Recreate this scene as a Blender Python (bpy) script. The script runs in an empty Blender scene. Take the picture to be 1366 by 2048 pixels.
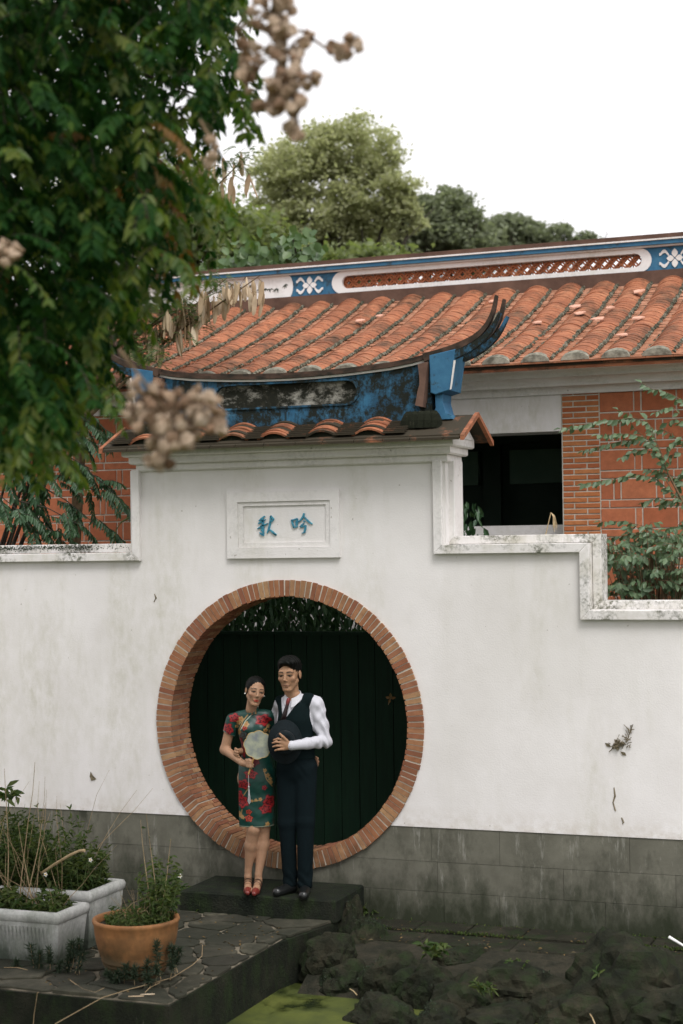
import bpy, bmesh, math, random
import numpy as np
from mathutils import Vector, Matrix

# ------------------------------------------------------------------ camera, sky, sun, exposure
scene = bpy.context.scene
FPX = 3300.0
TH = math.atan(FPX / 8700.0); PITCH = math.atan(80.0 / FPX); ROLL = 0.013
CAM = Vector((4.862, -11.670, 2.495))
_f = Vector((-math.sin(TH) * math.cos(PITCH), math.cos(TH) * math.cos(PITCH), math.sin(PITCH)))
_r = Vector((math.cos(TH), math.sin(TH), 0.0)); _u = _r.cross(_f)
_r2 = _r * math.cos(ROLL) - _u * math.sin(ROLL); _u2 = _u * math.cos(ROLL) + _r * math.sin(ROLL)
cam_data = bpy.data.cameras.new("camera")
cam = bpy.data.objects.new("camera", cam_data); scene.collection.objects.link(cam)
cam.matrix_world = Matrix(((_r2.x, _u2.x, -_f.x, CAM.x), (_r2.y, _u2.y, -_f.y, CAM.y), (_r2.z, _u2.z, -_f.z, CAM.z), (0, 0, 0, 1)))
cam_data.sensor_fit = 'VERTICAL'; cam_data.sensor_height = 36.0; cam_data.lens = FPX / 2048.0 * 36.0
cam_data.clip_start = 0.1; cam_data.clip_end = 2000.0
cam_data.dof.use_dof = True; cam_data.dof.focus_distance = 12.45; cam_data.dof.aperture_fstop = 1.9
scene.camera = cam

SUN_AZ = math.radians(38.0)      # from the camera side, to the right of the wall's normal
SUN_EL = math.radians(56.0)
world = bpy.data.worlds.new("World"); scene.world = world; world.use_nodes = True
nt = world.node_tree; nt.nodes.clear()
sky = nt.nodes.new('ShaderNodeTexSky'); sky.sky_type = 'NISHITA'; sky.sun_disc = False
sky.sun_elevation = SUN_EL; sky.sun_rotation = math.pi - SUN_AZ
sky.air_density = 1.0; sky.dust_density = 6.0; sky.ozone_density = 1.0
hs = nt.nodes.new('ShaderNodeHueSaturation'); hs.inputs['Saturation'].default_value = 0.10
mixw = nt.nodes.new('ShaderNodeMix'); mixw.data_type = 'RGBA'; mixw.inputs[0].default_value = 0.65
mixw.inputs[7].default_value = (8.75, 8.58, 8.72, 1)      # the even cloud layer of an overcast day
bgw = nt.nodes.new('ShaderNodeBackground'); bgw.inputs['Strength'].default_value = 0.11
outw = nt.nodes.new('ShaderNodeOutputWorld')
nt.links.new(sky.outputs[0], hs.inputs['Color']); nt.links.new(hs.outputs[0], mixw.inputs[6])
nt.links.new(mixw.outputs[2], bgw.inputs['Color']); nt.links.new(bgw.outputs[0], outw.inputs['Surface'])
sun_d = bpy.data.lights.new("sun", 'SUN'); sun_d.energy = 1.1; sun_d.angle = math.radians(22); sun_d.color = (1.0, 0.97, 0.945)
sun = bpy.data.objects.new("sun", sun_d); scene.collection.objects.link(sun)
_sd = Vector((math.sin(SUN_AZ) * math.cos(SUN_EL), -math.cos(SUN_AZ) * math.cos(SUN_EL), math.sin(SUN_EL)))
sun.rotation_euler = _sd.to_track_quat('Z', 'Y').to_euler()
scene.view_settings.view_transform = 'Standard'; scene.view_settings.look = 'None'
scene.view_settings.gamma = 1.0; scene.view_settings.use_curve_mapping = False
scene.view_settings.exposure = 0.72
scene.cycles.max_bounces = 8; scene.cycles.transparent_max_bounces = 8
scene.cycles.use_denoising = True

rng = np.random.default_rng(7); random.seed(7)
COL = scene.collection

# ------------------------------------------------------------------ helpers: materials
def lin(c):
    return tuple(c) + (1.0,) if len(c) == 3 else tuple(c)

class NT:
    def __init__(s, name):
        s.m = bpy.data.materials.new(name); s.m.use_nodes = True
        s.t = s.m.node_tree; s.t.nodes.clear()
        s.out = s.t.nodes.new('ShaderNodeOutputMaterial')
        s.b = s.t.nodes.new('ShaderNodeBsdfPrincipled')
        s.t.links.new(s.b.outputs[0], s.out.inputs['Surface'])
        s.pos = s.t.nodes.new('ShaderNodeNewGeometry').outputs['Position']
        s.tc = s.t.nodes.new('ShaderNodeTexCoord').outputs['Object']
    def n(s, typ, **kw):
        d = s.t.nodes.new(typ)
        for k, v in kw.items(): setattr(d, k, v)
        return d
    def l(s, a, b): s.t.links.new(a, b)
    def vec(s, scale=(1, 1, 1), loc=(0, 0, 0), src=None):
        m = s.n('ShaderNodeMapping'); m.inputs['Scale'].default_value = scale; m.inputs['Location'].default_value = loc
        s.l(src or s.pos, m.inputs['Vector']); return m.outputs[0]
    def noise(s, scale, detail=4, rough=.55, vec=None, dist=0):
        d = s.n('ShaderNodeTexNoise'); d.inputs['Scale'].default_value = scale; d.inputs['Detail'].default_value = detail
        d.inputs['Roughness'].default_value = rough; d.inputs['Distortion'].default_value = dist
        s.l(vec or s.pos, d.inputs['Vector']); return d.outputs['Fac']
    def ramp(s, fac, stops):
        r = s.n('ShaderNodeValToRGB'); el = r.color_ramp.elements
        while len(el) < len(stops): el.new(0.5)
        for e, (p, c) in zip(el, stops): e.position = p; e.color = lin(c) if not isinstance(c, (int, float)) else (c, c, c, 1)
        s.l(fac, r.inputs[0]); return r.outputs[0]
    def mix(s, fac, a, b, mode='MIX'):
        m = s.n('ShaderNodeMix', data_type='RGBA', blend_type=mode)
        for i, v in ((0, fac), (6, a), (7, b)):
            if isinstance(v, (int, float)): m.inputs[i].default_value = v
            elif isinstance(v, (tuple, list)): m.inputs[i].default_value = lin(v)
            else: s.l(v, m.inputs[i])
        return m.outputs[2]
    def math(s, op, a, b=None):
        m = s.n('ShaderNodeMath', operation=op)
        for i, v in ((0, a), (1, b)):
            if v is None: continue
            if isinstance(v, (int, float)): m.inputs[i].default_value = v
            else: s.l(v, m.inputs[i])
        return m.outputs[0]
    def sep(s, src=None):
        d = s.n('ShaderNodeSeparateXYZ'); s.l(src or s.pos, d.inputs[0]); return d.outputs
    def bump(s, h, strength=.3, dist=.01):
        b = s.n('ShaderNodeBump'); b.inputs['Strength'].default_value = strength; b.inputs['Distance'].default_value = dist
        s.l(h, b.inputs['Height']); s.l(b.outputs[0], s.b.inputs['Normal'])
    def base(s, c, rough=.8, spec=.3):
        if isinstance(c, (tuple, list)): s.b.inputs['Base Color'].default_value = lin(c)
        else: s.l(c, s.b.inputs['Base Color'])
        if isinstance(rough, (int, float)): s.b.inputs['Roughness'].default_value = rough
        else: s.l(rough, s.b.inputs['Roughness'])
        s.b.inputs['Specular IOR Level'].default_value = spec
        return s.m
    def objrand(s): return s.n('ShaderNodeObjectInfo').outputs['Random']

def simple(name, c1, c2, scale=8, rough=.8, bump=.3, bscale=None, spec=.3, detail=5, lo=.35, hi=.65, per_obj=0.0, bdist=.006):
    k = NT(name)
    c = k.ramp(k.noise(scale, detail, .6), [(lo, c1), (hi, c2)])
    if per_obj:
        v = k.math('ADD', k.math('MULTIPLY', k.objrand(), per_obj * 2), 1 - per_obj)
        hsv = k.n('ShaderNodeHueSaturation'); k.l(v, hsv.inputs['Value']); k.l(c, hsv.inputs['Color']); c = hsv.outputs[0]
    if bump: k.bump(k.noise(bscale or scale * 6, 4, .6), bump, bdist)
    return k.base(c, rough, spec)

# ------------------------------------------------------------------ helpers: meshes and objects
class MB:
    """collects faces, builds ONE mesh object"""
    def __init__(s): s.v = []; s.f = []; s.mi = []
    def add(s, verts, faces, mi=0):
        o = len(s.v); s.v.extend([tuple(map(float, p)) for p in verts])
        s.f.extend([tuple(i + o for i in f) for f in faces]); s.mi.extend([mi] * len(faces)); return s
    def box(s, x0, x1, y0, y1, z0, z1, mi=0):
        return s.add([(x0, y0, z0), (x1, y0, z0), (x1, y1, z0), (x0, y1, z0), (x0, y0, z1), (x1, y0, z1), (x1, y1, z1), (x0, y1, z1)],
                     [(0, 3, 2, 1), (4, 5, 6, 7), (0, 1, 5, 4), (1, 2, 6, 5), (2, 3, 7, 6), (3, 0, 4, 7)], mi)
    def prism(s, poly, y0, y1, mi=0):
        """poly: (x,z) points counter-clockwise seen from -y; extruded y0..y1 (convex or mildly concave ngon)"""
        n = len(poly)
        return s.add([(x, y0, z) for x, z in poly] + [(x, y1, z) for x, z in poly],
                     [tuple(range(n)), tuple(range(2 * n - 1, n - 1, -1))] + [((i + 1) % n, i, n + i, n + (i + 1) % n) for i in range(n)], mi)
    def loft(s, rings, cap=True, closed=True, mi=0):
        n = len(rings[0]); vs = [p for r in rings for p in r]; fs = []
        for i in range(len(rings) - 1):
            for j in range(n if closed else n - 1):
                a = i * n + j; b = i * n + (j + 1) % n; fs.append((a, b, b + n, a + n))
        if cap and closed: fs += [tuple(range(n - 1, -1, -1)), tuple(range((len(rings) - 1) * n, len(rings) * n))]
        return s.add(vs, fs, mi)
    def tube(s, pts, rad, seg=6, mi=0):
        pts = [Vector(p) for p in pts]; n = len(pts)
        if isinstance(rad, (int, float)): rad = [rad] * n
        rings = []
        for i, p in enumerate(pts):
            d = (pts[min(i + 1, n - 1)] - pts[max(i - 1, 0)]); d = d.normalized() if d.length > 1e-9 else Vector((0, 0, 1))
            a = d.cross(Vector((0, 0, 1)) if abs(d.z) < .9 else Vector((1, 0, 0))).normalized(); b = d.cross(a)
            rings.append([p + (a * math.cos(t) + b * math.sin(t)) * rad[i] for t in [2 * math.pi * k / seg for k in range(seg)]])
        return s.loft(rings, mi=mi)
    def lathe(s, prof, c, seg=32, mi=0):
        return s.loft([[(c[0] + r * math.cos(2 * math.pi * k / seg), c[1] + r * math.sin(2 * math.pi * k / seg), c[2] + z) for k in range(seg)] for r, z in prof], mi=mi)
    def mesh(s, name, mats):
        me = bpy.data.meshes.new(name); me.from_pydata(s.v, [], s.f)
        for m in (mats if isinstance(mats, (list, tuple)) else [mats]): me.materials.append(m)
        if isinstance(mats, (list, tuple)) and len(mats) > 1: me.polygons.foreach_set('material_index', s.mi)
        return me
    def build(s, name, mats, parent=None, smooth=False, fix=True):
        me = s.mesh(name, mats)
        if fix:
            bm = bmesh.new(); bm.from_mesh(me); bmesh.ops.recalc_face_normals(bm, faces=bm.faces[:]); bm.to_mesh(me); bm.free()
        if smooth: me.polygons.foreach_set('use_smooth', [True] * len(me.polygons))
        return link(name, me, parent)

def link(name, me, parent=None, loc=None, rot=None, scale=None):
    o = bpy.data.objects.new(name, me); COL.objects.link(o)
    if parent is not None: o.parent = parent
    if loc is not None: o.location = loc
    if rot is not None: o.rotation_euler = rot
    if scale is not None: o.scale = scale
    return o
def npmesh(name, V, F, mat, smooth=False):
    """V (n,3), F (m,3|4) arrays -> mesh, fast"""
    me = bpy.data.meshes.new(name); V = np.asarray(V, np.float32); F = np.asarray(F, np.int32)
    me.vertices.add(len(V)); me.vertices.foreach_set('co', V.ravel())
    k = F.shape[1]; me.loops.add(F.size); me.loops.foreach_set('vertex_index', F.ravel())
    me.polygons.add(len(F)); me.polygons.foreach_set('loop_start', np.arange(0, F.size, k, dtype=np.int32))
    try: me.polygons.foreach_set('loop_total', np.full(len(F), k, np.int32))
    except Exception: pass
    if smooth: me.polygons.foreach_set('use_smooth', np.ones(len(F), bool))
    for m in (mat if isinstance(mat, (list, tuple)) else [mat]): me.materials.append(m)
    me.update(calc_edges=True); me.validate(); return me
def tag(o, label, cat, group=None):
    o['label'] = label; o['category'] = cat
    if group: o['group'] = group
    return o
def empty(name, loc=(0, 0, 0)):
    o = bpy.data.objects.new(name, None); COL.objects.link(o); o.location = loc; o.empty_display_size = .1; return o
def thing(name, label, cat, group=None, loc=(0, 0, 0)):
    return tag(empty(name, loc), label, cat, group)
def structure(o): o['kind'] = 'structure'; return o
def stuff(o): o['kind'] = 'stuff'; return o
def plate_mesh(name, outer, holes, y0, y1, mats, bevel=0.0):
    """flat plate in the xz plane with holes, from y0 (front) to y1, through a filled 2D curve"""
    cu = bpy.data.curves.new('tmp', 'CURVE'); cu.dimensions = '2D'; cu.fill_mode = 'BOTH'; cu.extrude = abs(y1 - y0) / 2 - bevel
    if bevel: cu.bevel_depth = bevel; cu.bevel_resolution = 0; cu.offset = -bevel
    for loop in [outer] + list(holes):
        sp = cu.splines.new('POLY'); sp.points.add(len(loop) - 1); sp.use_cyclic_u = True
        for p, q in zip(sp.points, loop): p.co = (q[0], q[1], 0, 1)
    ob = bpy.data.objects.new('tmp', cu)
    me = bpy.data.meshes.new_from_object(ob); bpy.data.objects.remove(ob); bpy.data.curves.remove(cu)
    yc = (y0 + y1) / 2
    n = len(me.vertices); co = np.empty(n * 3, np.float32); me.vertices.foreach_get('co', co); co = co.reshape(-1, 3)
    out = np.stack([co[:, 0], yc - co[:, 2], co[:, 1]], 1); me.vertices.foreach_set('co', out.ravel())
    me.materials.clear()
    for m in (mats if isinstance(mats, (list, tuple)) else [mats]): me.materials.append(m)
    me.polygons.foreach_set('use_smooth', [False] * len(me.polygons))
    me.name = name; me.update(); return me
def plate(name, outer, holes, y0, y1, mats, parent=None, bevel=0.0):
    return link(name, plate_mesh(name, outer, holes, y0, y1, mats, bevel), parent)
def circle(cx, cz, r, n=96, a0=0, a1=2 * math.pi): return [(cx + r * math.cos(a0 + (a1 - a0) * i / n), cz + r * math.sin(a0 + (a1 - a0) * i / n)) for i in range(n)]
def stadium(x0, x1, z0, z1, n=8):
    r = (z1 - z0) / 2; c = (z0 + z1) / 2
    return [(x1 - r + r * math.cos(t), c + r * math.sin(t)) for t in np.linspace(-math.pi / 2, math.pi / 2, n)] + [(x0 + r + r * math.cos(t), c + r * math.sin(t)) for t in np.linspace(math.pi / 2, 3 * math.pi / 2, n)]
def pixray(px, py):
    return _f + _r2 * ((px - 683) / FPX) - _u2 * ((py - 1024) / FPX)
def atY(px, py, Y): d = pixray(px, py); return CAM + d * ((Y - CAM.y) / d.y)
def atZ(px, py, Z): d = pixray(px, py); return CAM + d * ((Z - CAM.z) / d.z)
def atD(px, py, D): return CAM + pixray(px, py) * D
# ------------------------------------------------------------------ materials
def mat_plaster(name='white_plaster', stain=.5, mold=0.0):
    k = NT(name)
    c = k.ramp(k.noise(2.2, 6, .6), [(.3, (.70, .675, .662)), (.7, (.77, .748, .740))])
    st = k.noise(1.3, 6, .65, k.vec((1.0, 1.0, .22), (3.1, 0, 1.7)))          # rain streaks
    st = k.math('MULTIPLY', k.ramp(st, [(.49, 0.0), (.66, 1.0)]), k.ramp(k.noise(14, 5, .7, k.vec((1, 1, .5))), [(.38, 0.15), (.62, 1.0)]))
    c = k.mix(k.math('MULTIPLY', st, stain), c, (.44, .425, .32))
    st2 = k.ramp(k.noise(.8, 5, .6, k.vec((1, 1, .6), (9, 2, 5))), [(.50, 0.0), (.66, 1.0)])
    c = k.mix(k.math('MULTIPLY', st2, .30), c, (.55, .53, .49))
    sp = k.ramp(k.noise(26, 2, .5, k.vec((1, 1, 1), (2, 7, 1))), [(.735, 0.0), (.76, 1.0)])    # small chips
    c = k.mix(k.math('MULTIPLY', sp, .55), c, (.22, .19, .14))
    z = k.sep()[2]
    foot = k.math('MULTIPLY', k.ramp(k.math('MULTIPLY', z, 1.0), [(.45, 1.0), (.62, 0.0)]), k.ramp(k.noise(9, 5, .7), [(.42, 0.0), (.62, 1.0)]))
    c = k.mix(k.math('MULTIPLY', foot, .45), c, (.42, .36, .28))
    if mold:
        a = k.ramp(k.noise(3.5, 6, .72, k.vec((1, 1, 1), (4, 4, 8))), [(.47, 0.0), (.60, 1.0)])
        b = k.ramp(k.noise(38, 4, .7), [(.40, 0.0), (.58, 1.0)])
        c = k.mix(k.math('MULTIPLY', k.math('MULTIPLY', a, b), mold), c, (.10, .105, .075))
        c = k.mix(k.math('MULTIPLY', k.ramp(k.noise(5, 5, .7, k.vec((1, 1, 1), (1, 9, 3))), [(.45, 0.0), (.7, 1.0)]), .5 * mold), c, (.40, .38, .29))
    k.bump(k.math('ADD', k.noise(75, 5, .65), k.math('MULTIPLY', k.noise(4, 3), 1.6)), .26, .006)
    return k.base(c, .88, .2)
PLASTER = mat_plaster()
COPING = mat_plaster('moldy_plaster', .7, .95)
TRIM = mat_plaster('trim_plaster', .35, .18)

def mat_plinth():
    k = NT('grey_stone')
    c = k.ramp(k.noise(3, 6, .65), [(.3, (.092, .090, .070)), (.7, (.165, .160, .128))])
    hsv = k.n('ShaderNodeHueSaturation'); k.l(c, hsv.inputs['Color'])
    k.l(k.math('ADD', k.math('MULTIPLY', k.objrand(), .2), .9), hsv.inputs['Value']); c = hsv.outputs[0]
    streak = k.noise(1.9, 7, .72, k.vec((1.2, 1, .6), (0, 0, 2)))
    c = k.mix(k.ramp(streak, [(.49, 0.0), (.66, .85)]), c, (.03, .033, .022))
    w = k.noise(7, 6, .75, k.vec((1.5, 1, .25), (5, 0, 0)))
    c = k.mix(k.ramp(w, [(.58, 0.0), (.68, .55)]), c, (.32, .315, .28))
    z = k.sep()[2]
    m = k.math('ADD', k.math('MULTIPLY', z, -1.5), k.math('MULTIPLY', k.noise(4.5, 6, .7, k.vec((1, 1, .6), (1, 1, 4))), 1.1))
    c = k.mix(k.ramp(m, [(.42, 0.0), (.85, .9)]), c, (.020, .026, .013))       # moss climbing from the wet ground
    k.bump(k.noise(60, 5, .7), .5, .004)
    return k.base(c, .9, .2)
PLINTH = mat_plinth()

def mat_brick(name, cols, val=.22, moss=.0, soot=.35):
    k = NT(name)
    r = k.objrand()
    c = k.ramp(r, [(i / max(1, len(cols) - 1), q) for i, q in enumerate(cols)])
    c = k.mix(k.ramp(k.noise(18, 5, .7), [(.35, 0.0), (.7, .6)]), c, tuple(v * .62 for v in cols[0]))
    c = k.mix(k.math('MULTIPLY', k.ramp(k.noise(4, 5, .7), [(.48, 0.0), (.66, 1.0)]), soot), c, (.06, .045, .03))
    if moss:
        z = k.sep()[2]
        m = k.math('ADD', k.math('MULTIPLY', z, -1.1), k.math('MULTIPLY', k.noise(3.2, 5, .7), 1.2))
        c = k.mix(k.ramp(m, [(.25, 0.0), (.62, moss)]), c, (.03, .034, .018))
    k.bump(k.noise(120, 4, .7), .5, .003)
    return k.base(c, .85, .25)
GATEBRICK = mat_brick('gate_brick', [(.27, .105, .055), (.36, .180, .092), (.25, .100, .058), (.42, .260, .135), (.31, .130, .062), (.40, .228, .115), (.22, .085, .046), (.35, .160, .078)], moss=.85, soot=.25)
FACEBRICK = mat_brick('face_brick', [(.46, .150, .055), (.54, .205, .075), (.42, .125, .05), (.57, .235, .09)], soot=.12)
FACETILE = mat_brick('face_tile', [(.47, .15, .07), (.55, .195, .095), (.42, .13, .06)], soot=.22)
MORTAR = simple('lime_mortar', (.50, .47, .40), (.64, .61, .53), 12, .9, .3, 60)
MORTAR_DK = simple('aged_mortar', (.13, .125, .09), (.34, .31, .25), 9, .9, .4, 60)

def mat_roof(name, moss, lo=.5):
    k = NT(name)
    c = k.ramp(k.noise(5, 5, .7), [(.3, (.26, .092, .046)), (.5, (.37, .138, .068)), (.72, (.46, .210, .112))])
    hsv = k.n('ShaderNodeHueSaturation'); k.l(c, hsv.inputs['Color'])
    k.l(k.math('ADD', k.math('MULTIPLY', k.noise(1.6, 4), .9), .46), hsv.inputs['Value']); c = hsv.outputs[0]
    c = k.mix(k.ramp(k.noise(42, 3, .6, k.vec((.12, 1, 1))), [(.40, .55), (.56, 0.0)]), c, (.15, .06, .035))
    a = k.ramp(k.noise(2.3, 6, .75), [(lo, 0.0), (lo + .16, 1.0)])
    c = k.mix(k.math('MULTIPLY', a, moss), c, (.030, .028, .018))
    k.bump(k.noise(70, 4, .7), .4, .004)
    return k.base(c, .85, .25)
ROOFTILE = mat_roof('terracotta_tile', .75, .49)
ROOFMOSS = mat_roof('mossy_terracotta_tile', .97, .27)
def mat_bead(name='roof_mortar', sh=0.0):
    k = NT(name)
    n = k.noise(20, 6, .8, k.vec((.6, 1.6, 1)))
    c = k.ramp(n, [(.38 + sh, (.014, .016, .010)), (.52 + sh, (.09, .086, .06)), (.66 + sh, (.33, .31, .25))])
    k.bump(k.noise(40, 5, .8), .9, .012); return k.base(c, .95, .1)
BEAD = mat_bead(); BLACKBEAD = mat_bead('black_moss_mortar', .2)
def mat_blue():
    k = NT('blue_limewash')
    c = k.ramp(k.noise(4, 6, .7), [(.3, (.020, .080, .150)), (.55, (.035, .135, .235)), (.8, (.10, .23, .33))])
    a = k.ramp(k.noise(3.3, 7, .75, k.vec((1, 1, .8), (2, 3, 1))), [(.40, 0.0), (.51, 1.0)])
    b = k.ramp(k.noise(16, 5, .8), [(.28, 0.0), (.50, 1.0)])
    c = k.mix(k.math('MULTIPLY', a, b), c, (.010, .013, .009))
    dr = k.ramp(k.noise(9, 4, .6, k.vec((1.3, 1, .12), (7, 0, 0))), [(.60, 0.0), (.66, .85)])
    c = k.mix(dr, c, (.012, .015, .011))
    k.bump(k.noise(40, 5, .7), .4, .005); return k.base(c, .8, .25)
BLUE = mat_blue()
def mat_blue2():
    k = NT('blue_paint')
    c = k.ramp(k.noise(6, 6, .7), [(.3, (.022, .095, .19)), (.7, (.05, .17, .28))])
    a = k.ramp(k.noise(7, 6, .8), [(.56, 0.0), (.66, .9)])
    c = k.mix(a, c, (.03, .032, .025)); k.bump(k.noise(40, 5, .7), .3, .004); return k.base(c, .75, .3)
BLUE2 = mat_blue2()
BLUEINK = simple('blue_glyph_paint', (.03, .17, .27), (.07, .30, .40), 30, .7, .2)
RIDGEDARK = simple('weathered_brown', (.020, .017, .012), (.085, .05, .035), 9, .9, .6, 40)
BROWN = simple('brown_plaster', (.075, .042, .030), (.125, .072, .052), 5, .9, .3, 40)
PANELSTAIN = mat_plaster('stained_panel', .8, 1.0)
def mat_panel():
    k = NT('sooty_panel')
    a = k.ramp(k.noise(2.4, 7, .75, k.vec((1, 1, 1.6), (3, 0, 2))), [(.33, 0.0), (.50, 1.0)])
    c = k.mix(a, (.50, .48, .42), (.015, .016, .011))
    c = k.mix(k.ramp(k.noise(30, 5, .8), [(.5, 0.0), (.7, .6)]), c, (.05, .045, .03))
    k.bump(k.noise(60, 5, .7), .5, .004); return k.base(c, .9, .2)
SOOTPANEL = mat_panel()
def mat_dark_stone(name, c1, c2, c3, moss=(.018, .03, .010)):
    k = NT(name)
    c = k.ramp(k.noise(4, 7, .7), [(.28, c1), (.5, c2), (.75, c3)])
    c = k.mix(k.ramp(k.noise(7, 6, .75, k.vec((1, 1, .5), (3, 3, 3))), [(.48, 0.0), (.64, .9)]), c, moss)
    c = k.mix(k.ramp(k.noise(12, 5, .8, k.vec((1, 1, .35), (8, 1, 3))), [(.66, 0.0), (.74, .5)]), c, (.16, .15, .125))
    k.bump(k.math('ADD', k.noise(14, 6, .75), k.noise(60, 4, .7)), .9, .02); return k.base(c, .92, .2)
DARKSTONE = mat_dark_stone('mossy_dark_stone', (.004, .007, .004), (.012, .014, .008), (.034, .033, .022))
ROCK = mat_dark_stone('pond_rock_stone', (.005, .008, .004), (.017, .018, .010), (.048, .042, .026))
STEPSTONE = mat_dark_stone('step_stone', (.004, .007, .004), (.011, .014, .009), (.028, .029, .020))
def mat_flag():
    k = NT('flagstone')
    c = k.ramp(k.noise(3.5, 6, .7), [(.3, (.020, .020, .012)), (.55, (.058, .054, .037)), (.8, (.16, .148, .108))])
    hsv = k.n('ShaderNodeHueSaturation'); k.l(c, hsv.inputs['Color'])
    k.l(k.math('ADD', k.math('MULTIPLY', k.objrand(), .7), .55), hsv.inputs['Value']); c = hsv.outputs[0]
    c = k.mix(k.ramp(k.noise(1.7, 5, .7, k.vec((1, 1, 1), (5, 2, 0))), [(.40, 0.0), (.58, .9)]), c, (.018, .020, .012))
    k.bump(k.noise(26, 6, .75), .7, .008); return k.base(c, .85, .3)
FLAG = mat_flag()
JOINT = simple('sandy_joint', (.05, .046, .032), (.22, .19, .14), 7, .95, .5, 50)
SOIL = simple('damp_soil', (.012, .013, .007), (.034, .030, .019), 9, .95, .8, 40, bdist=.02)
WALK = mat_dark_stone('walk_stone', (.012, .013, .008), (.024, .023, .015), (.055, .049, .034))
def mat_algae():
    k = NT('algae_water')
    c = k.ramp(k.noise(2.2, 6, .65), [(.36, (.026, .036, .006)), (.55, (.075, .090, .012)), (.75, (.13, .14, .024))])
    c = k.mix(k.ramp(k.noise(60, 4, .8), [(.42, 0.0), (.6, .45)]), c, (.05, .07, .012))
    g = k.ramp(k.noise(1.1, 5, .7, k.vec((1, 1, 1), (4, 7, 0))), [(.36, 1.0), (.46, 0.0)])
    c = k.mix(g, c, (.012, .018, .008))
    k.bump(k.noise(90, 3, .7), .3, .003); return k.base(c, k.ramp(g, [(0, .75), (1, .12)]), .4)
ALGAE = mat_algae()
GROUND = simple('garden_earth', (.03, .032, .018), (.075, .07, .045), 3, .95, .6, 30, bdist=.02)
def mat_wood():
    k = NT('black_boards')
    c = k.ramp(k.noise(6, 5, .7, k.vec((6, 6, .4))), [(.3, (.0008, .0085, .0032)), (.7, (.002, .017, .007))])
    k.bump(k.noise(30, 4, .7, k.vec((5, 5, .3))), .4, .003); return k.base(c, .8, .2)
BLACKWOOD = mat_wood()
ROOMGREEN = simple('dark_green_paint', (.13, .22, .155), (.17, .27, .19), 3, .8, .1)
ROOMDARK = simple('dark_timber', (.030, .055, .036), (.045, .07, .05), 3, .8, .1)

# ------------------------------------------------------------------ ground, courtyard, pond
g = MB().box(-400, 400, -400, 900, -1.6, -1.2).build('ground', GROUND); structure(g)
cy = MB().box(-60, 60, 0.34, 120, -1.19, -0.22).build('courtyard_ground', GROUND); structure(cy)
wt = MB().box(-40, 40, -60, -0.35, -1.19, -0.48).build('pond_water', ALGAE); structure(wt)

# terrace in front of the gate, with irregular flagstones
terr = MB().prism([(0, 0)] * 0 or [(-6.0, -1.19), (0.41, -1.19), (0.41, -0.166), (-6.0, -0.166)], -2.90, -1.25)
terr.add([(-6, -1.25, -1.19), (.41, -1.25, -1.19), (.56, -.60, -1.19), (.56, -.02, -1.19), (-6, -.02, -1.19),
          (-6, -1.25, -.166), (.41, -1.25, -.166), (.56, -.60, -.166), (.56, -.02, -.166), (-6, -.02, -.166)],
         [(4, 3, 2, 1, 0), (5, 6, 7, 8, 9), (0, 1, 6, 5), (1, 2, 7, 6), (2, 3, 8, 7), (3, 4, 9, 8), (4, 0, 5, 9)])
terrace = terr.build('terrace', [DARKSTONE]); structure(terrace)
MB().box(-5.9, .395, -2.88, -.03, -.166, -.160).build('joint_bed', JOINT, terrace)
def clip(poly, n, d):
    out = []
    for i in range(len(poly)):
        a, b = poly[i], poly[(i + 1) % len(poly)]; da = a @ n - d; db = b @ n - d
        if da <= 0: out.append(a)
        if da * db < 0: out.append(a + (b - a) * (da / (da - db)))
    return out
def flagstones():
    xs = []
    for _ in range(4000):
        p = np.array([rng.uniform(-2.4, .46), rng.uniform(-2.9, -.5)])
        if all(np.hypot(*((p - q) * np.array([1, 1.15]))) > .25 for q in xs): xs.append(p)
    for i, p in enumerate(xs):
        poly = [np.array(q) for q in ((-2.5, -2.885), (.405, -2.885), (.405, -1.25), (.54, -.62), (.54, -.05), (-2.5, -.05))]
        for j, q in enumerate(xs):
            if i == j: continue
            n = q - p; poly = clip(poly, n, n @ (p + q) / 2)
            if len(poly) < 3: break
        if len(poly) < 3: continue
        c = sum(poly) / len(poly); g_ = .011
        poly = [c + (v - c) * max(.3, 1 - g_ * 1.6 / max(.03, np.linalg.norm(v - c))) for v in poly]
        # chipped corners
        pts = []
        for k in range(len(poly)):
            a, b = poly[k], poly[(k + 1) % len(poly)]
            pts += [a + (b - a) * .10, a + (b - a) * .33 + rng.normal(0, .009, 2), a + (b - a) * .66 + rng.normal(0, .009, 2), a + (b - a) * .90]
        z = -.150 + rng.normal(0, .003); tx, ty = rng.normal(0, .012, 2)
        top = [(v[0], v[1], z + (v[0] - c[0]) * tx + (v[1] - c[1]) * ty) for v in pts]
        inn = [(c[0] + (v[0] - c[0]) * .95, c[1] + (v[1] - c[1]) * .95, t[2] + .004) for v, t in zip(pts, top)]
        bot = [(v[0], v[1], -.162) for v in pts]
        MB().loft([bot, top, inn]).build('flagstone', FLAG, terrace)
flagstones()
step = MB().loft([[(-.66, -.60, -.158), (.575, -.60, -.158), (.575, .0, -.158), (-.66, .0, -.158)],
                  [(-.66, -.60, -.012), (.575, -.60, -.012), (.575, .0, -.012), (-.66, .0, -.012)],
                  [(-.645, -.585, 0), (.56, -.585, 0), (.56, -.005, 0), (-.645, -.005, 0)]]).build('door_step', STEPSTONE)
tag(step, 'low dark stone step in front of the round gate', 'step')

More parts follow.
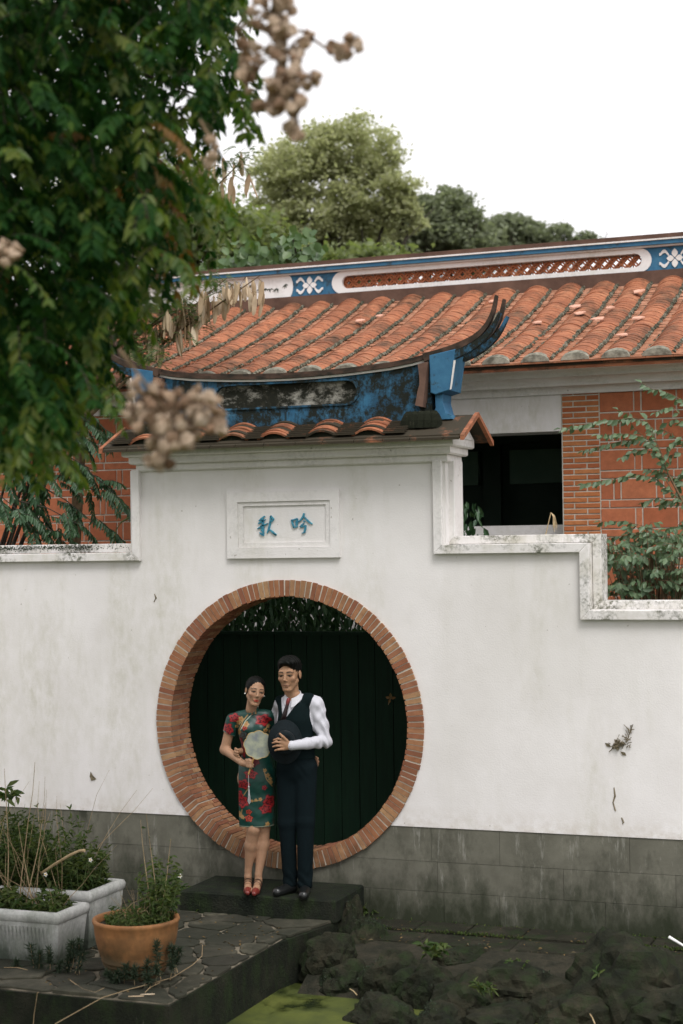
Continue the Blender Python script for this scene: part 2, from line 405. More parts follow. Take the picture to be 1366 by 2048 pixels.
# walkway at the foot of the wall, right of the terrace
walk = MB().loft([[(x_, -.004, -.262), (x_, -.60, -.262), (x_, -.95, -.32), (x_, -1.35, -.50), (x_, -1.35, -1.19), (x_, -.004, -1.19)] for x_ in (.565, 8)]).build('walkway', SOIL); structure(walk)
x = .57
while x < 4.2:
    w = rng.uniform(.34, .55)
    MB().loft([[(x + .006, -.27, -.27), (x + w - .006, -.27, -.27), (x + w - .006, -.006, -.27), (x + .006, -.006, -.27)],
               [(x + .006, -.27, -.243), (x + w - .006, -.268, -.243), (x + w - .006, -.006, -.243), (x + .006, -.006, -.243)],
               [(x + .014, -.258, -.236 + rng.normal(0, .003)), (x + w - .014, -.258, -.236 + rng.normal(0, .003)), (x + w - .014, -.01, -.236), (x + .014, -.01, -.236)]]).build('kerb_slab', WALK, walk)
    x += w
x = .60
while x < 4.0:
    w = rng.uniform(.5, .8)
    MB().loft([[(x, -.62 + rng.normal(0, .02), -.27), (x + w - .03, -.62 + rng.normal(0, .02), -.27), (x + w - .03, -.30, -.27), (x, -.30, -.27)],
               [(x + .01, -.60, -.252), (x + w - .04, -.60, -.252), (x + w - .04, -.305, -.252), (x + .01, -.305, -.252)]]).build('path_slab', WALK, walk)
    x += w

# ------------------------------------------------------------------ garden wall with the moon gate
wall = thing('garden_wall', 'white plastered garden wall with stepped top and round brick moon gate', 'wall')
CX, CZ, RO, RI = -.034, 1.185, 1.103, .975
XL, XR = -9.0, 9.0
outer = [(XL, .452), (XR, .452), (XR, 2.06), (2.30, 2.06), (2.30, 2.53), (1.26, 2.53), (1.26, 3.30), (-1.30, 3.30), (-1.30, 2.51), (XL, 2.51)]
# the opening meets the plinth: cut the circle out and open it at the bottom
aL = math.pi - math.asin((.452 - CZ) / (RO - .02)); aR = math.asin((.452 - CZ) / (RO - .02))
arc = [(CX + (RO - .02) * math.cos(a), CZ + (RO - .02) * math.sin(a)) for a in np.linspace(aR, aL, 90)]   # from right bottom over the top to left bottom
outer2 = [(XL, .452), arc[-1]] + arc[::-1][1:-1] + [arc[0], (XR, .452)] + outer[2:]
plate('plaster_face', outer2, [], 0.0, .30, PLASTER, wall)
# plinth stones, three courses, cut round by the brick ring
rows = [(.201, .450), (-.020, .199), (-.245, -.022)]
cuts = [[-3.4, -2.7, -2.0, -1.25, -.5, .2, 1.108, 1.630, 2.579, 3.4], [-3.0, -2.30, -1.66, -1.173, -.4, .3, 1.154, 2.100, 2.9, 3.6], [-3.3, -2.6, -1.9, -1.0, -.2, .62, 1.2, 1.624, 2.4, 3.2]]
def plinth_block(x0, x1, z0, z1):
    R = RO - .02
    def ztop(x):
        d = R * R - (x - CX) ** 2
        return min(z1, CZ - math.sqrt(d)) if d > 0 else z1
    segs, cur = [], []
    for x in np.linspace(x0, x1, 60):
        t = ztop(x)
        if t > z0 + .004: cur.append((x, t))
        else:
            if len(cur) > 2: segs.append(cur)
            cur = []
    if len(cur) > 2: segs.append(cur)
    out = []
    for c in segs:
        flat = [p for i, p in enumerate(c) if i in (0, len(c) - 1) or abs(c[i - 1][1] - p[1]) > 1e-6 or abs(c[i + 1][1] - p[1]) > 1e-6]
        out.append([(c[0][0], z0), (c[-1][0], z0)] + flat[::-1])
    return [q for q in out if q[1][0] - q[0][0] > .03]
for (z0, z1), cs in zip(rows, cuts):
    cs = [XL] + cs + [XR]
    for a, b in zip(cs[:-1], cs[1:]):
        polys = plinth_block(a + .0012, b - .0012, z0, z1 - .0005)
        for p in polys:
            plate('plinth_stone', p, [], .006 + rng.uniform(0, .0015), .295, PLINTH, wall)

# brick ring: mortar body, voussoirs turned round the opening, reveal bricks behind them
ring = MB()
NB = 152
prof = [(RO - .003, -.002), (RO - .003, .298), (RI + .009, .298), (RI + .009, -.002)]
rg = []
for i in range(NB):
    a = 2 * math.pi * i / NB
    rg.append([(CX + r * math.cos(a), y - .010, CZ + r * math.sin(a)) for r, y in prof])
ring.loft(rg + [rg[0]], cap=False)
ringo = ring.build('brick_ring', MORTAR, wall)
def wedge(r0, r1, y0, y1, half, ang, jit=.0):
    vs = []
    for y in (y0, y1):
        for r in (r0, r1):
            for s in (-1, 1):
                a = ang + s * half
                vs.append((CX + r * math.cos(a), y, CZ + r * math.sin(a)))
    return vs
WF = [(0, 1, 3, 2), (4, 6, 7, 5), (0, 4, 5, 1), (2, 3, 7, 6), (0, 2, 6, 4), (1, 5, 7, 3)]
half0 = math.pi / NB * .83
count = 0
rest = MB()
for i in range(NB):
    a = 2 * math.pi * (i + .5) / NB + rng.normal(0, .0015)
    d = .115 if i % 2 else .165
    d += rng.normal(0, .002); pr = float(np.clip(rng.normal(0, .003), -.005, .005))
    MB().add(wedge(RI + rng.normal(0, .0015), RO + rng.normal(0, .0018), -.018 + pr * .5, d, half0 * rng.uniform(.93, 1.0), a), WF).build('brick', GATEBRICK, ringo)
    y = d + .010
    left = math.cos(a) < .12
    for L in ([.085, .2] if i % 2 else [.14, .2]):
        y1 = min(y + L, .302)
        if y1 - y < .02: break
        vs = wedge(RI + rng.normal(0, .002), RO - .05, y, y1, half0 * rng.uniform(.93, 1), a)
        if left and count < 148: MB().add(vs, WF).build('brick', GATEBRICK, ringo); count += 1
        else: rest.add(vs, WF)
        y = y1 + .010
stuff(rest.build('reveal_bricks', GATEBRICK, ringo))

# copings: proud inner band A and set-back outer band B, stepping with the wall top
def band(pts, w, y0, y1, name, mat, side):
    """pts: inner line of the band, w: width to the outside; one mitred strip per run of wall top"""
    P = [Vector((p[0], p[1])) for p in pts]; off = []
    for i, p in enumerate(P):
        ns = []
        for a, b in ((i - 1, i), (i, i + 1)):
            if 0 <= a and b < len(P):
                d = (P[b] - P[a]).normalized(); ns.append(Vector((-d.y, d.x)) * side)
        if len(ns) == 2:
            m = (ns[0] + ns[1]); m = m / (m.dot(ns[0])); off.append(p + m * w)
        else: off.append(p + ns[0] * w)
    for i in range(len(P) - 1):
        q = [P[i], P[i + 1], off[i + 1], off[i]]
        plate(name, [(v.x, v.y) for v in q], [], y0, y1, mat[i] if isinstance(mat, list) else mat, wall, bevel=.004)
lineL = [(XL, 2.447), (-1.262, 2.447), (-1.262, 3.165)]
lineR = [(1.172, 3.165), (1.172, 2.47), (2.262, 2.47), (2.262, 1.988), (XR, 1.988)]
band(lineL, .066, -.045, .10, 'coping', [COPING, TRIM], 1)
band([(XL, 2.5155), (-1.3305, 2.5155), (-1.3305, 3.165)], .07, .075, .30, 'coping_crown', [COPING, TRIM], 1)
band(lineR, .068, -.045, .10, 'coping', [TRIM, COPING, COPING, COPING], 1)
band([(1.2425, 3.165), (1.2425, 2.5405), (2.3325, 2.5405), (2.3325, 2.0585), (XR, 2.0585)], .062, .075, .30, 'coping_crown', [TRIM, COPING, COPING, COPING], 1)

# plaque with its two characters
def rect(x0, x1, z0, z1): return [(x0, z0), (x1, z0), (x1, z1), (x0, z1)]
pq = plate('plaque', rect(-.507, .426, 2.455, 2.968), [rect(-.415, .352, 2.535, 2.89)], -.028, -.001, TRIM, wall)
plate('inner_frame', rect(-.414, .351, 2.536, 2.889), [rect(-.372, .313, 2.572, 2.858)], -.016, .0, TRIM, pq)
plate('inner_panel', rect(-.371, .312, 2.573, 2.857), [], -.004, .01, PLASTER, pq)
def zp(x, y):   # enlarged-plaque drawing units to wall metres
    return (-.51 + (x - 80) * .000790, 2.975 - (y - 95) * .000720 - (1200 - x) * .0000)
def stroke(pts, ws, parent):
    P = [Vector(zp(*p)) for p in pts]
    # resample smoothly
    Q, Wd = [], []
    for i in range(len(P) - 1):
        for t in (0, .33, .66): Q.append(P[i].lerp(P[i + 1], t)); Wd.append(ws[i] * (1 - t) + ws[i + 1] * t)
    Q.append(P[-1]); Wd.append(ws[-1])
    Lf, Rt = [], []
    for i, p in enumerate(Q):
        d = (Q[min(i + 1, len(Q) - 1)] - Q[max(i - 1, 0)]).normalized(); n = Vector((-d.y, d.x)); w = Wd[i] * .00078 / 2
        Lf.append(p + n * w); Rt.append(p - n * w)
    plate('brush_stroke', [(v.x, v.y) for v in Rt + Lf[::-1]], [], -.017, -.003, BLUEINK, parent)
glyphA = empty('glyph'); glyphA.parent = pq
glyphB = empty('glyph'); glyphB.parent = pq
for pts, ws in [([(482, 368), (450, 395), (418, 418)], [12, 22, 8]), ([(412, 446), (450, 425), (492, 404)], [10, 16, 6]),
                ([(462, 396), (463, 470), (464, 540), (466, 578)], [18, 22, 20, 12]), ([(462, 572), (440, 556), (424, 540)], [16, 14, 5]),
                ([(460, 462), (430, 486), (402, 502)], [20, 14, 5]), ([(466, 470), (490, 455), (516, 444)], [18, 12, 5]),
                ([(440, 470), (450, 500), (446, 530)], [10, 16, 6]),
                ([(542, 366), (560, 386), (580, 402)], [16, 16, 8]), ([(578, 404), (556, 424), (536, 440)], [12, 12, 6]),
                ([(544, 368), (543, 420), (528, 490), (506, 552)], [12, 18, 20, 8]), ([(530, 508), (560, 536), (602, 572)], [8, 18, 14]),
                ([(602, 572), (578, 560), (560, 548)], [14, 10, 4])]: stroke(pts, ws, glyphA)
for pts, ws in [([(764, 410), (774, 450), (788, 500)], [14, 18, 12]), ([(766, 424), (796, 410), (826, 402)], [8, 14, 14]), ([(824, 402), (824, 440), (818, 480)], [16, 18, 10]),
                ([(784, 496), (804, 490), (828, 486)], [14, 12, 8]), ([(806, 430), (812, 450), (806, 468)], [6, 12, 5]),
                ([(896, 346), (884, 384), (862, 416), (832, 440)], [16, 18, 16, 5]), ([(892, 376), (920, 412), (950, 444), (980, 462)], [8, 14, 18, 8]),
                ([(886, 426), (896, 432), (902, 440)], [8, 14, 6]), ([(850, 492), (870, 470), (894, 452)], [6, 14, 10]), ([(852, 492), (884, 484), (916, 474)], [12, 14, 6]),
                ([(910, 478), (906, 512), (894, 548)], [14, 20, 12]), ([(908, 544), (888, 552), (868, 558)], [12, 12, 5])]: stroke(pts, ws, glyphB)

# cornice of the raised centre: three steps under the eaves, returning round the ends
for i, (z0, z1, pj) in enumerate([(3.150, 3.205, .035), (3.206, 3.262, .085), (3.263, 3.325, .135)]):
    xe = 1.262 + pj * .75
    m = MB()
    r0 = [(-xe, -pj, z0 + .010), (xe, -pj, z0 + .010), (xe, .30 + pj * .9, z0 + .010), (-xe, .30 + pj * .9, z0 + .010)]
    rb = [(-xe + .012, -pj + .012, z0), (xe - .012, -pj + .012, z0), (xe - .012, .30 + pj * .9 - .012, z0), (-xe + .012, .30 + pj * .9 - .012, z0)]
    r1 = [(p[0], p[1], z1) for p in r0]
    m.loft([rb, r0, r1]).build('cornice', TRIM, wall)
for s in (-1, 1):     # white gable triangles
    MB().add([(s * 1.37, -.10, 3.326), (s * 1.37, .40, 3.326), (s * 1.37, .15, 3.452), (s * .9, -.10, 3.326), (s * .9, .40, 3.326), (s * .9, .15, 3.452)],
             [(0, 1, 2), (3, 5, 4), (0, 2, 5, 3), (1, 4, 5, 2), (0, 3, 4, 1)]).build('gable', TRIM, wall)

# ------------------------------------------------------------------ small roof over the gate
groof = MB()
for sgn, ye in ((1, -.235), (-1, .535)):
    t = .022
    groof.add([(-1.47, ye, 3.316), (1.45, ye, 3.316), (1.45, .15, 3.484), (-1.47, .15, 3.484),
               (-1.47, ye, 3.316 + t), (1.45, ye, 3.316 + t), (1.45, .15, 3.484 + t), (-1.47, .15, 3.484 + t)],
              [(0, 3, 2, 1), (4, 5, 6, 7), (0, 1, 5, 4), (1, 2, 6, 5), (2, 3, 7, 6), (3, 0, 4, 7)])
gate_roof = groof.build('gate_roof', ROOFMOSS, wall)
def arch_tile(w, h, L, th, n=8):
    """one cover tile: segmental arch of width w, rise h, length L along -y, thickness th"""
    m = MB(); rings = []
    for y, dz in ((0, 0), (-L, -.002)):
        o = [(-w / 2 + w * k / n, y, dz + h * (1 - (2 * k / n - 1) ** 2)) for k in range(n + 1)]
        q = [(px * .94, y, pz - th) for px, _, pz in o[::-1]]
        rings.append(o + q)
    return m.loft(rings)
at = arch_tile(.265, .050, .075, .014).mesh('tile', ROOFTILE)
at2 = arch_tile(.265, .050, .075, .014).mesh('tile', ROOFMOSS)
sl = math.atan2(.168, .385)
for i, xr in enumerate([-1.14, -.76, -.375, -.03, .35, .735]):
    for k in range(6):
        y = .05 - .040 * k
        z = 3.498 + (y - .15) * .436 + .018 - .004 * (k % 2)
        o = link('tile', at if (i + k) % 3 else at2, gate_roof, (xr + rng.normal(0, .004), y + .02, z), (sl * .75 - .05, rng.normal(0, .02), rng.normal(0, .02)))
    # dark mortar lump that closes the row end
    MB().loft([[(xr + .128 * math.cos(t), -.155, 3.352 + max(0, .07 * math.sin(t))) for t in np.linspace(0, math.pi, 9)],
               [(xr + .118 * math.cos(t), -.19, 3.345 + max(0, .055 * math.sin(t))) for t in np.linspace(0, math.pi, 9)]]).build('row_end', BLACKBEAD, gate_roof)
pan = MB()
for i, xr in enumerate([-1.33, -.95, -.567, -.20, .16, .545, .93]):
    for k in range(7):
        y = .04 - .037 * k; z = 3.500 + (y - .15) * .436 + .008
        pan.box(xr - .085, xr + .085, y - .05, y, z, z + .011)
stuff(pan.build('pan_tiles', ROOFMOSS, gate_roof))
xx = -1.46
while xx < 1.43:     # flat edging tiles along the eaves
    w = rng.uniform(.20, .27); x1 = min(xx + w, 1.45)
    MB().add([(xx + .003, -.262, 3.296), (x1 - .003, -.262, 3.296), (x1 - .003, -.10, 3.366), (xx + .003, -.10, 3.366),
              (xx + .003, -.262, 3.316), (x1 - .003, -.262, 3.316), (x1 - .003, -.10, 3.386), (xx + .003, -.10, 3.386)],
             [(0, 3, 2, 1), (4, 5, 6, 7), (0, 1, 5, 4), (1, 2, 6, 5), (2, 3, 7, 6), (3, 0, 4, 7)]).build('eave_tile', ROOFMOSS, gate_roof); xx += w
for s in (-1, 1):
    for ye, sg in ((-.25, 1), (.55, -1)):
        xa = 1.452 if s > 0 else -1.472
        MB().add([(xa, ye, 3.292), (xa + s * .03, ye, 3.292), (xa + s * .03, .15 - sg * .002, 3.488), (xa, .15 - sg * .002, 3.488),
                  (xa, ye, 3.330), (xa + s * .03, ye, 3.330), (xa + s * .03, .15 - sg * .002, 3.522), (xa, .15 - sg * .002, 3.522)],
                 [(0, 3, 2, 1), (4, 5, 6, 7), (0, 1, 5, 4), (1, 2, 6, 5), (2, 3, 7, 6), (3, 0, 4, 7)]).build('verge_tile', ROOFTILE, gate_roof)

# blue ridge with swallowtail ends
def zt(x):
    return float(np.interp(abs(x), [0, .25, .5, .83, 1.0, 1.145, 1.22, 1.35], [3.836, 3.840, 3.851, 3.875, 3.898, 3.930, 3.948, 3.988]))
xs = np.linspace(-1.15, 1.15, 41)
front = [(-1.15, 3.44), (1.15, 3.44)] + [(x, zt(x)) for x in xs[::-1]]
hole = stadium(-.625, .555, 3.617, 3.792, 10); hole = [(x, z + .010 * (abs(x) / .6) ** 2) for x, z in hole]
ridge = plate('gate_ridge', front, [hole], .045, .085, BLUE, wall)
MB().prism([(-1.15, 3.44), (1.15, 3.44)] + [(x, zt(x)) for x in xs[::-1]], .087, .25).build('ridge_core', BLUE, ridge)
plate('panel', [(x, z) for x, z in hole], [], .074, .0865, SOOTPANEL, ridge)
ho = stadium(-.645, .575, 3.602, 3.806, 10); ho = [(x, z + .010 * (abs(x) / .6) ** 2) for x, z in ho]
plate('panel_rim', ho, [hole], .034, .0445, BLUE, ridge)
plate('ridge_skirt', [(-1.14, 3.44), (1.14, 3.44)] + [(x, 3.575 + .02 * (x / 1.1) ** 2) for x in np.linspace(1.14, -1.14, 20)], [], .022, .0445, BLUE, ridge)
def cap_strip(name, x0, x1, dz0, dz1, y0, y1, mat):
    q = np.linspace(x0, x1, 41)
    rings = [[(x, y0, zt(x) + dz0), (x, y1, zt(x) + dz0), (x, y1, zt(x) + dz1), (x, y0, zt(x) + dz1)] for x in q]
    MB().loft(rings).build(name, mat, ridge)
cap_strip('ridge_line', -1.18, 1.18, -.018, -.002, .030, .045, TRIM)
cap_strip('ridge_cap', -1.36, 1.36, 0.0, .022, .012, .285, RIDGEDARK)
cap_strip('ridge_cap_upper', -1.35, 1.35, .0225, .045, .05, .25, RIDGEDARK)
def prong(path, y, w, t0, t1, mat, sx):
    P = [Vector((p[0] * sx, 0, p[1])) for p in path]
    # smooth
    pts = []
    for i in range(len(P) - 1):
        p0, p1, p2, p3 = P[max(i - 1, 0)], P[i], P[i + 1], P[min(i + 2, len(P) - 1)]
        for t in np.linspace(0, 1, 5)[:-1]:
            pts.append(.5 * ((2 * p1) + (-p0 + p2) * t + (2 * p0 - 5 * p1 + 4 * p2 - p3) * t * t + (-p0 + 3 * p1 - 3 * p2 + p3) * t ** 3))
    pts.append(P[-1]); n = len(pts); rings = []
    for i, p in enumerate(pts):
        d = (pts[min(i + 1, n - 1)] - pts[max(i - 1, 0)]).normalized(); nn = Vector((-d.z, 0, d.x)); f = i / (n - 1)
        t = t0 * (1 - f) + t1 * f; ww = w * (1 - .45 * f)
        c = Vector((p.x, y, p.z))
        rings.append([c + nn * t - Vector((0, ww, 0)), c - nn * t - Vector((0, ww, 0)), c - nn * t + Vector((0, ww, 0)), c + nn * t + Vector((0, ww, 0))])
    return MB().loft(rings).build('swallowtail_prong', mat, ridge)
for s in (-1, 1):
    up = [(1.10, 3.935), (1.22, 3.962), (1.352, 4.002), (1.495, 4.065), (1.578, 4.140), (1.632, 4.240), (1.662, 4.365)]
    lo = [(1.18, 3.915), (1.30, 3.935), (1.45, 3.985), (1.565, 4.060), (1.635, 4.140), (1.688, 4.235)]
    for y in (.04, .255):
        prong(up, y, .038, .032, .009, RIDGEDARK, s)
        prong(lo, y - .004, .034, .036, .009, BLUE, s)
    blk = [(1.145, 3.952), (1.152, 3.668), (1.192, 3.652), (1.303, 3.683), (1.338, 3.90), (1.352, 3.985)]
    blk = [(s * x, z) for x, z in blk]
    plate('end_block', blk, [], .002, .288, BLUE2, ridge, bevel=.006)
    ft = [(1.150, 3.47), (1.31, 3.47), (1.305, 3.50), (1.258, 3.515), (1.236, 3.60), (1.24, 3.66), (1.18, 3.66), (1.184, 3.56), (1.165, 3.505)]
    plate('end_foot', [(s * x, z) for x, z in ft], [], .03, .25, BLUE2, ridge)
    # white arris lines of the block
    MB().add([(s * 1.305, -.002, 3.684), (s * 1.317, -.002, 3.690), (s * 1.352, -.002, 3.90), (s * 1.338, -.002, 3.90), (s * 1.309, .006, 3.684), (s * 1.317, .006, 3.69), (s * 1.352, .006, 3.90), (s * 1.342, .006, 3.90)],
             [(0, 1, 2, 3), (7, 6, 5, 4), (0, 4, 5, 1), (1, 5, 6, 2), (2, 6, 7, 3), (3, 7, 4, 0)]).build('arris_line', TRIM, ridge)
    st = [[(s * (1.06 + .02 * math.sin(t * 3)), -.010 - .05 * t, 3.885 - .31 * t), (s * (1.14 - .03 * t), -.010 - .05 * t, 3.90 - .34 * t), (s * (1.14 - .03 * t), .04, 3.90 - .34 * t), (s * (1.06 + .02 * math.sin(t * 3)), .04, 3.885 - .31 * t)] for t in np.linspace(0, 1, 7)]
    for r in st[4:]:
        for j in (0, 3): r[j] = (r[j][0] - s * .012 * (1), r[j][1], r[j][2])
    MB().loft(st).build('ridge_strap', BROWN, ridge)
    lump = MB()
    for q in range(5):
        cx, r = s * (1.0 + .05 * q), rng.uniform(.05, .08)
        lump.loft([[(cx + r * k * math.cos(a) * rng.uniform(.8, 1.2), -.06 + r * k * math.sin(a), 3.42 + zz) for a in np.linspace(0, 2 * math.pi, 9)[:-1]] for k, zz in ((1.1, -.02), (1.0, .04), (.75, .085), (.3, .11))])
    lump.build('mortar_lump', BLACKBEAD, ridge)
# ------------------------------------------------------------------ the hall behind the wall
hall = thing('brick_hall', 'red brick hall with terracotta tile roof behind the garden wall', 'building')
YB = 2.0
MB().box(1.672, 7.5, YB + .004, 2.35, -.22, 3.82).build('wall_right', MORTAR, hall)
MB().box(-7.5, -1.75, YB + .004, 2.35, -.22, 3.82).build('wall_left', MORTAR, hall)
MB().box(-1.749, 1.671, YB - .004, 2.35, 3.493, 3.82).build('lintel', PLASTER, hall)
MB().box(-1.749, 1.668, 2.22, 2.34, -.22, 2.705).build('parapet', TRIM, hall)
MB().box(-1.749, .93, 2.10, 2.215, 1.2, 3.49).build('shutter_panel', ROOMGREEN, hall) if False else None
# pilaster of thin bricks
pb = {}
def piece(name, x0, x1, z0, z1, mat, parent, y=YB, j=.0055):
    w, h = x1 - x0 - 2 * j, z1 - z0 - 2 * j
    key = (round(w, 2), round(h, 3), mat.name)
    if key not in pb:
        pb[key] = MB().loft([[(-w / 2, .014, -h / 2), (w / 2, .014, -h / 2), (w / 2, .014, h / 2), (-w / 2, .014, h / 2)],
                             [(-w / 2, 0, -h / 2), (w / 2, 0, -h / 2), (w / 2, 0, h / 2), (-w / 2, 0, h / 2)],
                             [(-w / 2 + .003, -.004, -h / 2 + .003), (w / 2 - .003, -.004, -h / 2 + .003), (w / 2 - .003, -.004, h / 2 - .003), (-w / 2 + .003, -.004, h / 2 - .003)]])
        me = pb[key].mesh(name, mat); bm = bmesh.new(); bm.from_mesh(me); bmesh.ops.recalc_face_normals(bm, faces=bm.faces[:]); bm.to_mesh(me); bm.free(); pb[key] = me
    return link(name, pb[key], parent, ((x0 + x1) / 2, y + rng.normal(0, .001), (z0 + z1) / 2))
pil = bpy.data.objects['wall_right']; lefto = bpy.data.objects['wall_left']
zz = 2.50; i = 0
while zz < 3.80:
    c = 1.775 if i % 2 else 1.886
    piece('brick', 1.677, c, zz, zz + .0477, FACEBRICK, pil); piece('brick', c, 1.997, zz, zz + .0477, FACEBRICK, pil); zz += .0477; i += 1
def panel_rows(x0, x1, zs, dz, parent, off):
    z = zs; r = 0
    while z < 3.80:
        # thin course
        x = x0 - (.10 if r % 2 else .28)
        while x < x1:
            a, b = max(x, x0), min(x + .356, x1)
            if b - a > .03: piece('tile', a, b, z, z + .068, FACETILE, parent)
            x += .356
        zt0, zt1 = z + .068, min(z + .2435, 3.805)
        x = x0 + off - .354 * 3 + (.177 if r % 2 else 0)
        while x < x1:
            for w in (.294, .060):
                a, b = max(x, x0), min(x + w, x1)
                if b - a > .012: piece('tile', a, b, zt0, zt1, FACETILE, parent)
                x += w
        z += .2435; r += 1
panel_rows(1.997, 3.9, 2.589 - .2435 * 3, 0, pil, .173)
panel_rows(-4.2, -1.75, 2.56 - .2435 * 1, 0, lefto, .10)

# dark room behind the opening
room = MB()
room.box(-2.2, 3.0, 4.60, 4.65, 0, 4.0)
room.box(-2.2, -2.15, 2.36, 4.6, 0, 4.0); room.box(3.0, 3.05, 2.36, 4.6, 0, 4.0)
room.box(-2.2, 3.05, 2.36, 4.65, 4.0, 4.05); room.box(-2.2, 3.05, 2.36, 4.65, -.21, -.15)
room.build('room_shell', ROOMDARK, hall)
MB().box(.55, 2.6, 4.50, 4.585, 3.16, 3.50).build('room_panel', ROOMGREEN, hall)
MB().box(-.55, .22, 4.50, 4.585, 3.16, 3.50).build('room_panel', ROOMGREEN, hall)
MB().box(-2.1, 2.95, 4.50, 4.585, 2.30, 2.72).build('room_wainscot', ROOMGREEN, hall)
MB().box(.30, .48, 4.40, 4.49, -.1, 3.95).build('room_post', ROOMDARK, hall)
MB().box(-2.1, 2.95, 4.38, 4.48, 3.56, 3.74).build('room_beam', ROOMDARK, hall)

# cornice under the eaves: three curved mouldings
def moulding(z0, z1, y0, y1, n=7):
    prof = [(y0 + (y1 - y0) * (1 - math.cos(t * math.pi / 2)), z0 + (z1 - z0) * math.sin(t * math.pi / 2)) for t in np.linspace(0, 1, n)]
    prof += [(1.99, z1), (1.99, z0)]
    return MB().loft([[(x, y, z) for y, z in prof] for x in (-7.4, 7.4)]).build('cornice', TRIM, hall)
moulding(3.80, 3.858, 1.965, 1.90); moulding(3.859, 3.922, 1.86, 1.78); moulding(3.923, 3.985, 1.74, 1.62)
MB().box(-7.45, 7.45, 1.47, 2.3, 3.986, 4.006).build('eave_board', ROOFMOSS, hall)

# roof: concave slope, rows of stacked cover tiles between pan tiles, mortar beads
RY = np.array([1.50, 2.58, 3.40, 4.47]); RZ = np.array([4.023, 4.367, 4.653, 5.110])
pf = np.polyfit(RY, RZ, 2)
def rz(y): return float(np.polyval(pf, y))
def rs(y): return math.atan(float(np.polyval(np.polyder(pf), y)))
slab = MB(); ys = np.linspace(1.48, 4.5, 13)
slab.loft([[(-7.45, y, rz(y) - .005), (7.45, y, rz(y) - .005), (7.45, y, rz(y) - .06), (-7.45, y, rz(y) - .06)] for y in ys])
yb = np.linspace(4.5, 7.5, 6)
slab.loft([[(-7.45, y, rz(9.0 - y) - .005), (7.45, y, rz(9.0 - y) - .005), (7.45, y, rz(9.0 - y) - .06), (-7.45, y, rz(9.0 - y) - .06)] for y in yb])
roof = slab.build('roof', ROOFTILE, hall)
MB().box(-7.4, 7.4, 7.2, 7.5, -.22, 3.95).build('wall_back', MORTAR, hall)
EXP = .072
ct = arch_tile(.246, .052, .125, .008, 8).mesh('tile', ROOFTILE)
ctV = np.array([v.co for v in ct.vertices]); ctF = [tuple(p.vertices) for p in ct.polygons]
rows_x = [1.409 - .116 - .045 + .332 * k for k in range(-17, 7)]
cand = []
for ri, xr in enumerate(rows_x):
    y = 1.53; k = 0
    wob = rng.uniform(0, 6)
    while y < 4.38:
        xj = xr + .010 * math.sin(wob + y * 2.1) + rng.normal(0, .0022)
        cand.append((xj, y + .10, rz(y + .1) + .014 + rng.normal(0, .0015), rs(y) - .055, rng.normal(0, .006), rng.normal(0, .010)))
        y += EXP * rng.uniform(.94, 1.06); k += 1
def _vis(c):
    v = Vector(c[:3]) - CAM; z = v.dot(_f); px = 683 + FPX * v.dot(_r2) / z; return (-60 < px < 1420), z
vis = sorted([(z, i) for i, c in enumerate(cand) for ok, z in [_vis(c)] if ok])
near = set(i for _, i in vis[:300])
rest = MB()
for i, c in enumerate(cand):
    if i in near: link('tile', ct, roof, c[:3], c[3:])
    else:
        M = Matrix.Translation(c[:3]) @ Matrix.Rotation(c[5], 4, 'Z') @ Matrix.Rotation(c[3], 4, 'X')
        R_ = np.array(M.to_3x3()); rest.add(ctV @ R_.T + np.array(c[:3]), ctF)
stuff(rest.build('cover_tiles', ROOFTILE, roof, fix=False))
pan = MB()
for xr in [rows_x[0] - .166] + [x + .166 for x in rows_x]:
    y = 1.50
    while y < 4.40:
        h = rz(y) + .001; a = rs(y) - .20; L = .11; w = .095 + rng.normal(0, .004)
        ca, sa = math.cos(a) * L, math.sin(a) * L; xo = rng.normal(0, .006); t = .011; z0 = h + .004 + rng.normal(0, .0012); tw = rng.normal(0, .003)
        pan.add([(xr + xo - w, y, z0 + tw), (xr + xo + w, y, z0 - tw), (xr + xo + w, y + ca, z0 + sa), (xr + xo - w, y + ca, z0 + sa),
                 (xr + xo - w, y, z0 + t + tw), (xr + xo + w, y, z0 + t - tw), (xr + xo + w, y + ca, z0 + sa + t), (xr + xo - w, y + ca, z0 + sa + t)],
                [(4, 5, 6, 7), (0, 1, 5, 4), (1, 2, 6, 5), (3, 0, 4, 7)])
        y += .062 * rng.uniform(.9, 1.1)
PANTILE = simple('pale_pan_tile', (.36, .165, .095), (.54, .30, .20), 9, .85, .4, 60); stuff(pan.build('pan_tiles', PANTILE, roof, fix=False))
for xr in rows_x:
    for sgn in (1, -1):
        pts, rad = [], []
        for y in np.arange(1.52, 4.42, .035):
            pts.append((xr + sgn * .122 + rng.normal(0, .004) + .010 * math.sin(y * 2.1), y, rz(y) + (.022 if sgn > 0 else .004) + rng.normal(0, .004))); rad.append((.018 if sgn > 0 else .011) + rng.uniform(-.005, .005))
        MB().tube(pts, rad, 5).build('mortar_bead', BEAD, roof)
    MB().loft([[(xr + .118 * math.cos(t), 1.515 - d, 4.030 + max(0, .078 * math.sin(t)) * q) for t in np.linspace(0, math.pi, 9)] for d, q in ((-.03, 1.1), (.01, 1.0), (.03, .75))]).build('row_end', simple('cap_mortar', (.09, .085, .065), (.30, .285, .23), 12, .95, .8, 50) if 'cap_mortar' not in bpy.data.materials else bpy.data.materials['cap_mortar'], roof)
x = -3.0
while x < 3.6:
    w = rng.uniform(.22, .30); MB().box(x, x + w - .004, 1.435, 1.56, 4.007, 4.020).build('eave_tile', ROOFTILE, roof); x += w
LOOSE = simple('pale_broken_tile', (.50, .26, .18), (.62, .36, .27), 20, .85, .3)
